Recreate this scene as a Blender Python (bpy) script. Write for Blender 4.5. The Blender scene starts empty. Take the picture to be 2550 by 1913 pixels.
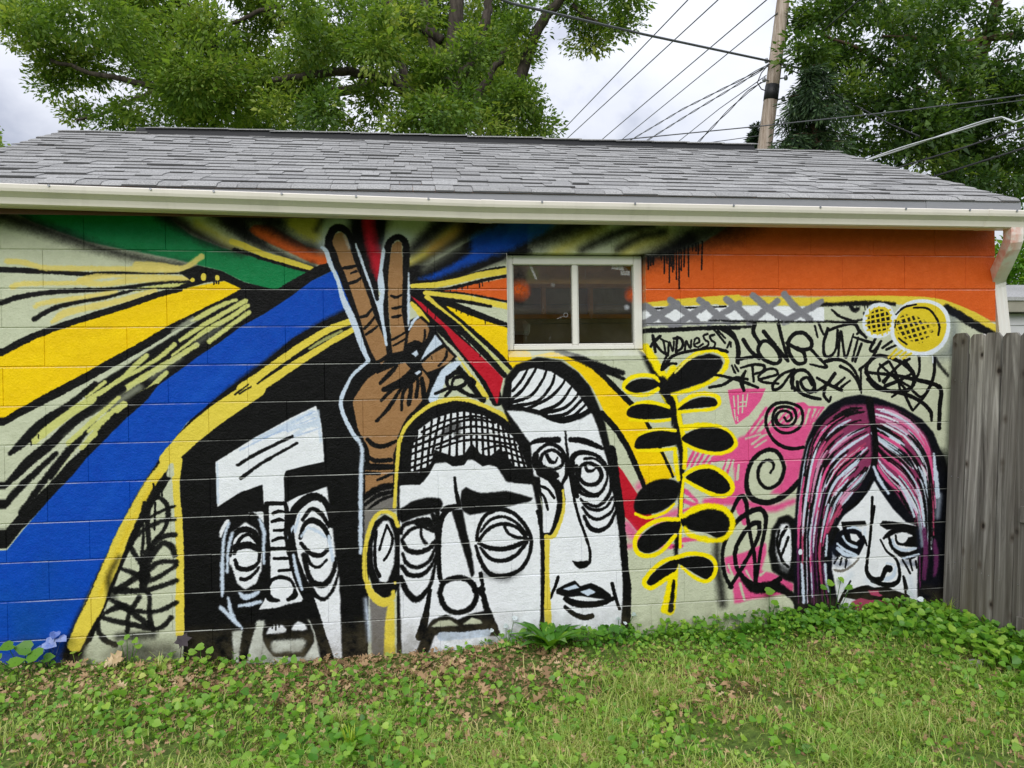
import bpy, bmesh, math, random
import numpy as np
from mathutils import Vector, Matrix
random.seed(7); RG = np.random.default_rng(11)
R = math.radians
SC = bpy.context.scene
COLL = SC.collection
# ------------------------------------------------------------------ camera
cam_d = bpy.data.cameras.new('camera'); cam = bpy.data.objects.new('camera', cam_d); COLL.objects.link(cam)
CAM = np.array([2.10144, -4.16348, 1.52412])
CM = np.array([[.991, -.13296, -.01556], [-.01634, -.00477, -.99986], [.13286, .99111, -.0069]])
cam.matrix_world = Matrix(((CM[0,0], -CM[1,0], -CM[2,0], CAM[0]), (CM[0,1], -CM[1,1], -CM[2,1], CAM[1]), (CM[0,2], -CM[1,2], -CM[2,2], CAM[2]), (0,0,0,1)))
cam_d.sensor_width = 36; cam_d.lens = 36*1850/2550
cam_d.clip_start = .05; cam_d.clip_end = 2000
SC.camera = cam
# ------------------------------------------------------------------ sky (overcast, brighter towards the zenith), sun behind thin cloud
world = bpy.data.worlds.new('World'); SC.world = world; world.use_nodes = True
SUN_EL, SUN_AZ = 37, 200
def build_world():
    nt = world.node_tree; nt.nodes.clear(); N = nt.nodes.new; L = nt.links.new
    out = N('ShaderNodeOutputWorld'); mix = N('ShaderNodeMixShader')
    sky = N('ShaderNodeTexSky'); sky.sky_type = 'NISHITA'; sky.sun_disc = False
    sky.sun_elevation = R(SUN_EL); sky.sun_rotation = R(SUN_AZ)
    b1 = N('ShaderNodeBackground'); b1.inputs[1].default_value = .12; L(sky.outputs[0], b1.inputs[0])
    tc = N('ShaderNodeTexCoord'); mp = N('ShaderNodeMapping'); mp.inputs['Scale'].default_value = (1, 1, 1.5)
    L(tc.outputs['Generated'], mp.inputs[0])
    n1 = N('ShaderNodeTexNoise'); n1.inputs['Scale'].default_value = 3.6; n1.inputs['Detail'].default_value = 7; n1.inputs['Roughness'].default_value = .52; n1.inputs['Distortion'].default_value = .35
    L(mp.outputs[0], n1.inputs['Vector'])
    cr = N('ShaderNodeValToRGB'); L(n1.outputs[0], cr.inputs[0])
    e = cr.color_ramp.elements
    e[0].position = .36; e[0].color = (.44, .47, .58, 1); e[1].position = .70; e[1].color = (.93, .94, .98, 1)
    m = e.new(.50); m.color = (.78, .80, .88, 1)
    sx = N('ShaderNodeSeparateXYZ'); L(tc.outputs['Generated'], sx.inputs[0])
    mr = N('ShaderNodeMapRange'); mr.inputs[1].default_value = 0; mr.inputs[2].default_value = 1; mr.inputs[3].default_value = .52; mr.inputs[4].default_value = 1.9
    L(sx.outputs[2], mr.inputs[0])
    b2 = N('ShaderNodeBackground'); L(cr.outputs[0], b2.inputs[0]); L(mr.outputs[0], b2.inputs[1])
    mix.inputs[0].default_value = .88
    L(b1.outputs[0], mix.inputs[1]); L(b2.outputs[0], mix.inputs[2]); L(mix.outputs[0], out.inputs[0])
build_world()
sun_d = bpy.data.lights.new('sun', 'SUN'); sun = bpy.data.objects.new('sun', sun_d); COLL.objects.link(sun)
sun_d.energy = 1.5; sun_d.angle = R(40); sun_d.color = (1, .97, .92)
sd = Vector((math.sin(R(SUN_AZ))*math.cos(R(SUN_EL)), math.cos(R(SUN_AZ))*math.cos(R(SUN_EL)), math.sin(R(SUN_EL))))
sun.rotation_euler = sd.to_track_quat('Z', 'Y').to_euler(); sun.location = (0, -6, 12)
SC.view_settings.view_transform = 'Standard'; SC.view_settings.look = 'None'; SC.view_settings.exposure = .30; SC.view_settings.gamma = 1
SC.view_settings.use_curve_mapping = False
SC.cycles.max_bounces = 8; SC.cycles.transparent_max_bounces = 12
SC.cycles.use_denoising = True

# ------------------------------------------------------------------ helpers
def srgb(*c):
    return tuple(((x/255)/12.92 if x/255 <= .04045 else ((x/255+.055)/1.055)**2.4) for x in c)
def link(o, parent=None):
    COLL.objects.link(o)
    if parent: o.parent = parent
    return o
def tag(o, label=None, cat=None, group=None, kind=None):
    if label: o['label'] = label
    if cat: o['category'] = cat
    if group: o['group'] = group
    if kind: o['kind'] = kind
    return o
def empty(name, loc, label, cat, group=None):
    o = bpy.data.objects.new(name, None); o.location = loc; o.empty_display_size = .1
    COLL.objects.link(o); return tag(o, label, cat, group)
def mesh_obj(name, V, F, mat, parent=None, smooth=False, loc=None):
    me = bpy.data.meshes.new(name); me.from_pydata([tuple(v) for v in V], [], F); me.update()
    if mat: me.materials.append(mat)
    if smooth: me.polygons.foreach_set('use_smooth', [True]*len(me.polygons))
    o = bpy.data.objects.new(name, me); link(o, parent)
    if loc is not None: o.location = loc
    return o
def inst(name, me, parent, loc, rot=(0,0,0), scale=(1,1,1)):
    o = bpy.data.objects.new(name, me); o.location = loc; o.rotation_euler = rot; o.scale = scale
    return link(o, parent)
class MB:
    def __init__(s): s.V = []; s.F = []
    def add(s, V, F):
        k = len(s.V); s.V += [tuple(v) for v in V]; s.F += [tuple(i+k for i in f) for f in F]; return s
    def box(s, x0, x1, y0, y1, z0, z1, M=None):
        V = [(x0,y0,z0),(x1,y0,z0),(x1,y1,z0),(x0,y1,z0),(x0,y0,z1),(x1,y0,z1),(x1,y1,z1),(x0,y1,z1)]
        if M is not None: V = [M @ Vector(v) for v in V]
        return s.add(V, [(0,3,2,1),(4,5,6,7),(0,1,5,4),(1,2,6,5),(2,3,7,6),(3,0,4,7)])
    def cbox(s, x0, x1, y0, y1, z0, z1, c, cx=None, cy=None):
        V = []; F = []
        for (a, b, d) in ((0,0,0),(1,0,0),(1,1,0),(0,1,0),(0,0,1),(1,0,1),(1,1,1),(0,1,1)):
            X = (x0,x1)[a]; Y = (y0,y1)[b]; Z = (z0,z1)[d]; sx, sy, sz = (c,-c)[a], (c,-c)[b], (c,-c)[d]
            if cx: sx = (cx,-cx)[a]
            V += [(X, Y+((cy,-cy)[b] if cy else sy), Z+sz), (X+sx, Y, Z+sz), (X+sx, Y+sy, Z)]
        i = lambda k, f: k*3+f
        def q(ks, f): F.append(tuple(i(k, f) for k in ks))
        q((0,4,7,3),0); q((1,2,6,5),0); q((0,1,5,4),1); q((3,7,6,2),1); q((0,3,2,1),2); q((4,5,6,7),2)
        for a, b, f, g in ((0,1,1,2),(1,2,0,2),(2,3,1,2),(3,0,0,2),(4,5,1,2),(5,6,0,2),(6,7,1,2),(7,4,0,2),(0,4,0,1),(1,5,0,1),(2,6,0,1),(3,7,0,1)):
            F.append((i(a,f), i(b,f), i(b,g), i(a,g)))
        for k in range(8): F.append((i(k,0), i(k,1), i(k,2)))
        return s.add(V, F)
    def tube(s, P, rad, n=8, cap=True):
        P = [Vector(p) for p in P]; rad = rad if hasattr(rad, '__len__') else [rad]*len(P)
        k0 = len(s.V); up = None
        for j, p in enumerate(P):
            t = (P[min(j+1, len(P)-1)]-P[max(j-1, 0)]).normalized()
            if up is None: up = Vector((0,0,1)) if abs(t.z) < .9 else Vector((1,0,0))
            a = t.cross(up).normalized(); b = a.cross(t).normalized(); up = b
            for q in range(n):
                w = 2*math.pi*q/n; s.V.append(tuple(p+(a*math.cos(w)+b*math.sin(w))*rad[j]))
        for j in range(len(P)-1):
            for q in range(n):
                A = k0+j*n+q; B = k0+j*n+(q+1) % n; s.F.append((A, B, B+n, A+n))
        if cap: s.F.append(tuple(k0+q for q in range(n))[::-1]); s.F.append(tuple(k0+(len(P)-1)*n+q for q in range(n)))
        return s
    def prism(s, poly, y0, y1):
        n = len(poly); V = [(x, y0, z) for x, z in poly]+[(x, y1, z) for x, z in poly]
        F = [tuple(range(n)), tuple(range(2*n-1, n-1, -1))]+[(i, i+n, (i+1) % n+n, (i+1) % n) for i in range(n)]
        return s.add(V, F)
    def build(s, name, mat, parent=None, smooth=False, fix=True):
        o = mesh_obj(name, s.V, s.F, mat, parent, smooth)
        if fix:
            bm = bmesh.new(); bm.from_mesh(o.data); bmesh.ops.recalc_face_normals(bm, faces=bm.faces); bm.to_mesh(o.data); bm.free()
        return o
def fast_mesh(name, V, F, mat, rnd=None, smooth=False):
    """V (n,3) float, F (m,k) int"""
    me = bpy.data.meshes.new(name); m, k = F.shape
    me.vertices.add(len(V)); me.vertices.foreach_set('co', np.ascontiguousarray(V, np.float32).ravel())
    me.loops.add(m*k); me.loops.foreach_set('vertex_index', np.ascontiguousarray(F, np.int32).ravel())
    me.polygons.add(m); me.polygons.foreach_set('loop_start', np.arange(0, m*k, k, dtype=np.int32))
    if smooth: me.polygons.foreach_set('use_smooth', np.ones(m, bool))
    me.update(calc_edges=True)
    if rnd is not None:
        a = me.attributes.new('rnd', 'FLOAT', 'POINT'); a.data.foreach_set('value', np.ascontiguousarray(rnd, np.float32))
    me.materials.append(mat); return me
def norm(a): return a/(np.linalg.norm(a, axis=-1, keepdims=True)+1e-9)
def leaves(name, mat, pos, axis, nrm, size, T, F, rnd, parent=None, smooth=False):
    axis = norm(axis); side = norm(np.cross(nrm, axis)); nn = np.cross(axis, side)
    T = np.asarray(T, float); F = np.asarray(F, int)
    V = pos[:,None]+size[:,None,None]*(T[None,:,0:1]*axis[:,None]+T[None,:,1:2]*side[:,None]+T[None,:,2:3]*nn[:,None])
    n, k = len(pos), len(T)
    FF = (F[None]+(np.arange(n)*k)[:,None,None]).reshape(-1, F.shape[1])
    me = fast_mesh(name, V.reshape(-1, 3), FF, mat, np.repeat(rnd, k), smooth)
    o = bpy.data.objects.new(name, me); return link(o, parent)
def join_mesh(objs, name, parent=None):
    pass

# ------------------------------------------------------------------ material kit
class MK:
    def __init__(s, name):
        s.m = bpy.data.materials.new(name); s.m.use_nodes = True; s.nt = s.m.node_tree; s.p = s.nt.nodes['Principled BSDF']; s.out = s.nt.nodes['Material Output']
    def n(s, t, **k):
        o = s.nt.nodes.new('ShaderNode'+t)
        for a, b in k.items(): setattr(o, a, b)
        return o
    def l(s, a, b): s.nt.links.new(a, b)
    def noise(s, scale, detail=4, rough=.5, vec=None, dist=0):
        o = s.n('TexNoise'); o.inputs['Scale'].default_value = scale; o.inputs['Detail'].default_value = detail; o.inputs['Roughness'].default_value = rough; o.inputs['Distortion'].default_value = dist
        if vec is not None: s.l(vec, o.inputs['Vector'])
        return o.outputs[0]
    def ramp(s, fac, stops):
        o = s.n('ValToRGB'); e = o.color_ramp.elements; s.l(fac, o.inputs[0])
        while len(e) < len(stops): e.new(.5)
        for q, (p, c) in zip(e, stops): q.position = p; q.color = (*c, 1) if len(c) == 3 else c
        return o.outputs[0]
    def mix(s, f, a, b, mode='MIX'):
        o = s.n('Mix', data_type='RGBA', blend_type=mode)
        for v, i in ((f, 0), (a, 6), (b, 7)):
            if isinstance(v, (int, float)): o.inputs[i].default_value = v
            elif isinstance(v, tuple): o.inputs[i].default_value = (*v, 1) if len(v) == 3 else v
            else: s.l(v, o.inputs[i])
        return o.outputs[2]
    def math(s, op, a, b=0.):
        o = s.n('Math', operation=op)
        for v, i in ((a, 0), (b, 1)):
            if isinstance(v, (int, float)): o.inputs[i].default_value = v
            else: s.l(v, o.inputs[i])
        return o.outputs[0]
    def mr(s, v, a, b, c, d):
        o = s.n('MapRange'); s.l(v, o.inputs[0])
        for i, x in enumerate((a, b, c, d)): o.inputs[i+1].default_value = x
        return o.outputs[0]
    def pos(s): return s.n('NewGeometry').outputs['Position']
    def nrm(s): return s.n('NewGeometry').outputs['Normal']
    def obj(s): return s.n('TexCoord').outputs['Object']
    def rnd(s): return s.n('ObjectInfo').outputs['Random']
    def attr(s, a='rnd'):
        o = s.n('Attribute', attribute_name=a); return o.outputs['Fac']
    def mapv(s, v, scale, loc=None):
        o = s.n('Mapping'); o.inputs['Scale'].default_value = scale; s.l(v, o.inputs[0])
        return o.outputs[0]
    def sep(s, v):
        o = s.n('SeparateXYZ'); s.l(v, o.inputs[0]); return o.outputs
    def comb(s, x, y, z=0.):
        o = s.n('CombineXYZ')
        for v, i in ((x, 0), (y, 1), (z, 2)):
            if isinstance(v, (int, float)): o.inputs[i].default_value = v
            else: s.l(v, o.inputs[i])
        return o.outputs[0]
    def bump(s, h, strength, dist=.01, nrm=None):
        o = s.n('Bump'); o.inputs['Strength'].default_value = strength; o.inputs['Distance'].default_value = dist; s.l(h, o.inputs['Height'])
        if nrm is not None: s.l(nrm, o.inputs['Normal'])
        return o.outputs[0]
    def fin(s, col=None, rough=None, bump=None, spec=None):
        for v, k in ((col, 'Base Color'), (rough, 'Roughness'), (spec, 'Specular IOR Level')):
            if v is None: continue
            if isinstance(v, tuple): s.p.inputs[k].default_value = (*v, 1)
            elif isinstance(v, (int, float)): s.p.inputs[k].default_value = v
            else: s.l(v, s.p.inputs[k])
        if bump is not None: s.l(bump, s.p.inputs['Normal'])
        return s.m
def leaf_mat(name, stops, trans=.35, gloss=.45, big=1.2, tint=None):
    k = MK(name); a = k.attr()
    v = k.math('ADD', k.math('MULTIPLY', a, .62), k.math('MULTIPLY', k.noise(big, 3, .5, k.pos()), .55))
    c = k.ramp(v, stops)
    k.fin(c, gloss, None, .35)
    tr = k.n('BsdfTranslucent'); mx = k.n('MixShader'); mx.inputs[0].default_value = trans
    k.l(k.mix(1., c, (1.25, 1.3, .55), 'MULTIPLY'), tr.inputs[0])
    k.l(k.p.outputs[0], mx.inputs[1]); k.l(tr.outputs[0], mx.inputs[2]); k.l(mx.outputs[0], k.out.inputs[0])
    return k.m

# ---- paint rasteriser: strokes and fills, spray-soft edges
COL=dict(L=(196,201,174),g=(14,124,70),K=(7,7,8),k=(10,8,8),Y=(226,205,74),y2=(224,205,112),Y2=(188,172,58),y=(245,206,0),y3=(222,176,0),
 E=(200,202,120),B=(0,70,180),b2=(2,72,150),b3=(30,92,196),O=(212,92,30),O2=(150,96,52),R=(190,22,42),r2=(120,28,44),P=(222,84,140),T=(156,116,76),  # O2 browns the orange field's top, with some eave shade painted in
 W=(233,236,241),C=(202,216,234),Cw=(222,230,240),G=(118,114,110),Gx=(128,128,134),Gd=(120,115,108),Yy=(250,228,0),Yp=(240,226,96),Yo=(222,198,62),
 Yd=(220,196,40),N=(7,8,17),n=(30,40,70),Pd=(176,66,102),Lw=(206,210,200),Pq=(150,58,100),Pp=(96,40,84))
def cr(P,closed,n=6):
    P=np.asarray(P,float)
    if len(P)==1: return np.vstack([P,P+[.01,0,0]])
    if len(P)==2 and not closed: return P
    Q=np.vstack([P[-1:],P,P[:2]]) if closed else np.vstack([2*P[0]-P[1],P,2*P[-1]-P[-2]])
    t=np.linspace(0,1,n,endpoint=False)[:,None];out=[]
    for i in range(1,len(Q)-2):
        a,b,c,d=Q[i-1:i+3]
        out.append(.5*((2*b)+(c-a)*t+(2*a-5*b+4*c-d)*t*t+(3*b-a-3*c+d)*t**3))
    if not closed: out.append(Q[-2:-1])
    R=np.vstack(out);R[:,2]=np.maximum(R[:,2],1);return R
def blur1(a,r,ax):
    k=2*r+1;p=np.pad(a,[(r+1,r) if i==ax else (0,0) for i in range(2)],mode='edge');c=np.cumsum(p,ax)
    return (np.take(c,range(k,c.shape[ax]),ax)-np.take(c,range(0,c.shape[ax]-k),ax))/k
def blur(a,s):
    r=max(1,int(round(s)))
    for _ in range(2): a=blur1(blur1(a,r,0),r,1)
    return a
def paint_mural(text,W,H,mp,seed=3):
    """mp(points Nx2 photo px)->(tex px Nx2, local scale N)"""
    rg=np.random.default_rng(seed)
    img=np.empty((H,W,3),np.float32);img[:]=np.array(COL['L'])
    n1=blur(rg.standard_normal((H,W)).astype(np.float32),1);n1/=n1.std()
    n2=blur(rg.standard_normal((H,W)).astype(np.float32),5);n2/=n2.std()
    noi=n1*.8+n2*.5
    def comp(x0,y0,a,col,op):
        h,w=a.shape;s=img[y0:y0+h,x0:x0+w];a=(a*op)[...,None];s+=(np.array(col,np.float32)-s)*a
    def stroke(P,col,soft,op):
        T,sc=mp(P[:,:2]);r=P[:,2]*sc*.53;soft=soft*sc.mean()
        m=r.max()+soft*1.5+4
        x0=int(max(0,T[:,0].min()-m));x1=int(min(W,T[:,0].max()+m+1));y0=int(max(0,T[:,1].min()-m));y1=int(min(H,T[:,1].max()+m+1))
        if x1<=x0 or y1<=y0: return
        D=np.full((y1-y0,x1-x0),1e3,np.float32)
        for i in range(len(T)-1):
            a,b=T[i],T[i+1];mm=max(r[i],r[i+1])+soft*1.5+4
            u0=int(max(x0,min(a[0],b[0])-mm));u1=int(min(x1,max(a[0],b[0])+mm+1));v0=int(max(y0,min(a[1],b[1])-mm));v1=int(min(y1,max(a[1],b[1])+mm+1))
            if u1<=u0 or v1<=v0: continue
            X=np.arange(u0,u1)[None,:]-a[0];Y=np.arange(v0,v1)[:,None]-a[1];d=b-a;L=d@d+1e-9
            t=np.clip((X*d[0]+Y*d[1])/L,0,1);q=np.sqrt((X-t*d[0])**2+(Y-t*d[1])**2)-(r[i]+(r[i+1]-r[i])*t)
            s=D[v0-y0:v1-y0,u0-x0:u1-x0];np.minimum(s,q,out=s)
        k=max(.7,soft*(.75 if soft<6 else 1.25))
        D=D-.45+noi[y0:y1,x0:x1]*(.22+.18*min(k,4) if soft<6 else .3+.045*k)
        a=np.clip(.5-D/(2*k),0,1);a=a*a*(3-2*a);comp(x0,y0,a,col,op)
    def fill(P,col,soft,op):
        T,sc=mp(P[:,:2]);soft=soft*sc.mean();m=soft*2+4
        x0=int(max(0,T[:,0].min()-m));x1=int(min(W,T[:,0].max()+m+1));y0=int(max(0,T[:,1].min()-m));y1=int(min(H,T[:,1].max()+m+1))
        if x1<=x0 or y1<=y0: return
        M=np.zeros((y1-y0,x1-x0),np.float32);n=len(T)
        for j,y in enumerate(range(y0,y1)):
            a=T;b=np.roll(T,-1,0);k=((a[:,1]<=y)!=(b[:,1]<=y))
            if not k.any(): continue
            xs=np.sort(a[k,0]+(y-a[k,1])/(b[k,1]-a[k,1])*(b[k,0]-a[k,0]))
            for p,q in zip(xs[::2],xs[1::2]):
                M[j,int(max(0,np.ceil(p-x0))):int(max(0,np.floor(q-x0)+1))]=1
        M=blur(M,max(1,soft*.6));M=np.clip(.5+(M-.5)*1.25+noi[y0:y1,x0:x1]*.10*(M*(1-M)*4),0,1)
        comp(x0,y0,M,col,op)
    ox=oy=0;s=1
    def hair():
        L0=[(590,120),(450,130),(300,230),(205,400),(160,650),(125,1000),(122,1500)];L1=[(640,560),(570,680),(480,780),(420,860),(370,1000),(335,1200),(370,1500)]
        R0=[(640,130),(760,140),(900,210),(1010,340),(1055,480),(1075,700),(1085,1000)];R1=[(650,540),(730,680),(820,780),(890,890),(940,1000),(965,1200),(955,1420)]
        for A,B,n in((L0,L1,175),(R0,R1,140)):
            A=cr([(x,y,1) for x,y in A],False,8);B=cr([(x,y,1) for x,y in B],False,8)
            for i in range(n):
                f=(i*.618034+.03*rg.random())%1
                f=.02+.96*f
                C=A*(1-f)+B*f;m=len(C);t0=rg.random()*.75;ln=.16+.34*rg.random()
                k0=int(t0*m);k1=min(m,k0+max(5,int(ln*m)));C=C[k0:k1].copy()
                if len(C)<3: continue
                C[:,:2]+=rg.normal(0,5,2)
                w=(9+12*rg.random())*np.sin(np.pi*(np.linspace(.08,.97,len(C))))**.6
                dark=C[:,1].mean()>1020
                c=['Pd','P','P','Pk','Pk','C','C','C','Cw','Cw','K','K','K','K','K','K','K','K','N'][int(rg.random()*19)]
                if dark and c in('P','Pd','Pk','Cw') : c='Pp' if rg.random()<.7 else 'Pd'
                if dark and c=='C' and rg.random()<.6: c='K'
                col=COL.get(c,(216,150,184))
                C[:,2]=w;C=C*s+[ox,oy,0];stroke(C,col,2.2,.95)
    for ln in text.split('\n'):
        ln=ln.strip()
        if not ln or ln[0]=='#': continue
        if ln[0]=='@':
            ox,oy,s=map(float,ln[1:].split());continue
        if ln=='HAIR': hair();continue
        tk=ln.split(' ',1);c=tk[0];soft,op=1.2,1.;mode='S'
        if c[0] in 'fc' and c[1:] in COL: mode=c[0];c=c[1:]
        body=[]
        fog=False
        for t in tk[1].split():
            if t[0]=='s' and ',' not in t: soft=float(t[1:])
            elif t[0]=='o' and ',' not in t: op=float(t[1:])
            else: body.append(t)
        if soft>=12: op*=.84
        for part in ' '.join(body).split(';'):
            P=[];w=16
            for t in part.split():
                v=[float(x) for x in t.split(',')]
                if len(v)>2: w=v[2]
                P.append((v[0]*s+ox,v[1]*s+oy,w*s))
            if mode=='S': stroke(cr(P,False),COL[c],soft,op)
            elif mode=='f': fill(np.array(P),COL[c],soft,op)
            else: fill(cr(P,True),COL[c],soft,op)
    img+=(n2*1.5+n1*1.2)[...,None]
    return np.clip(img,0,255)

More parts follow.
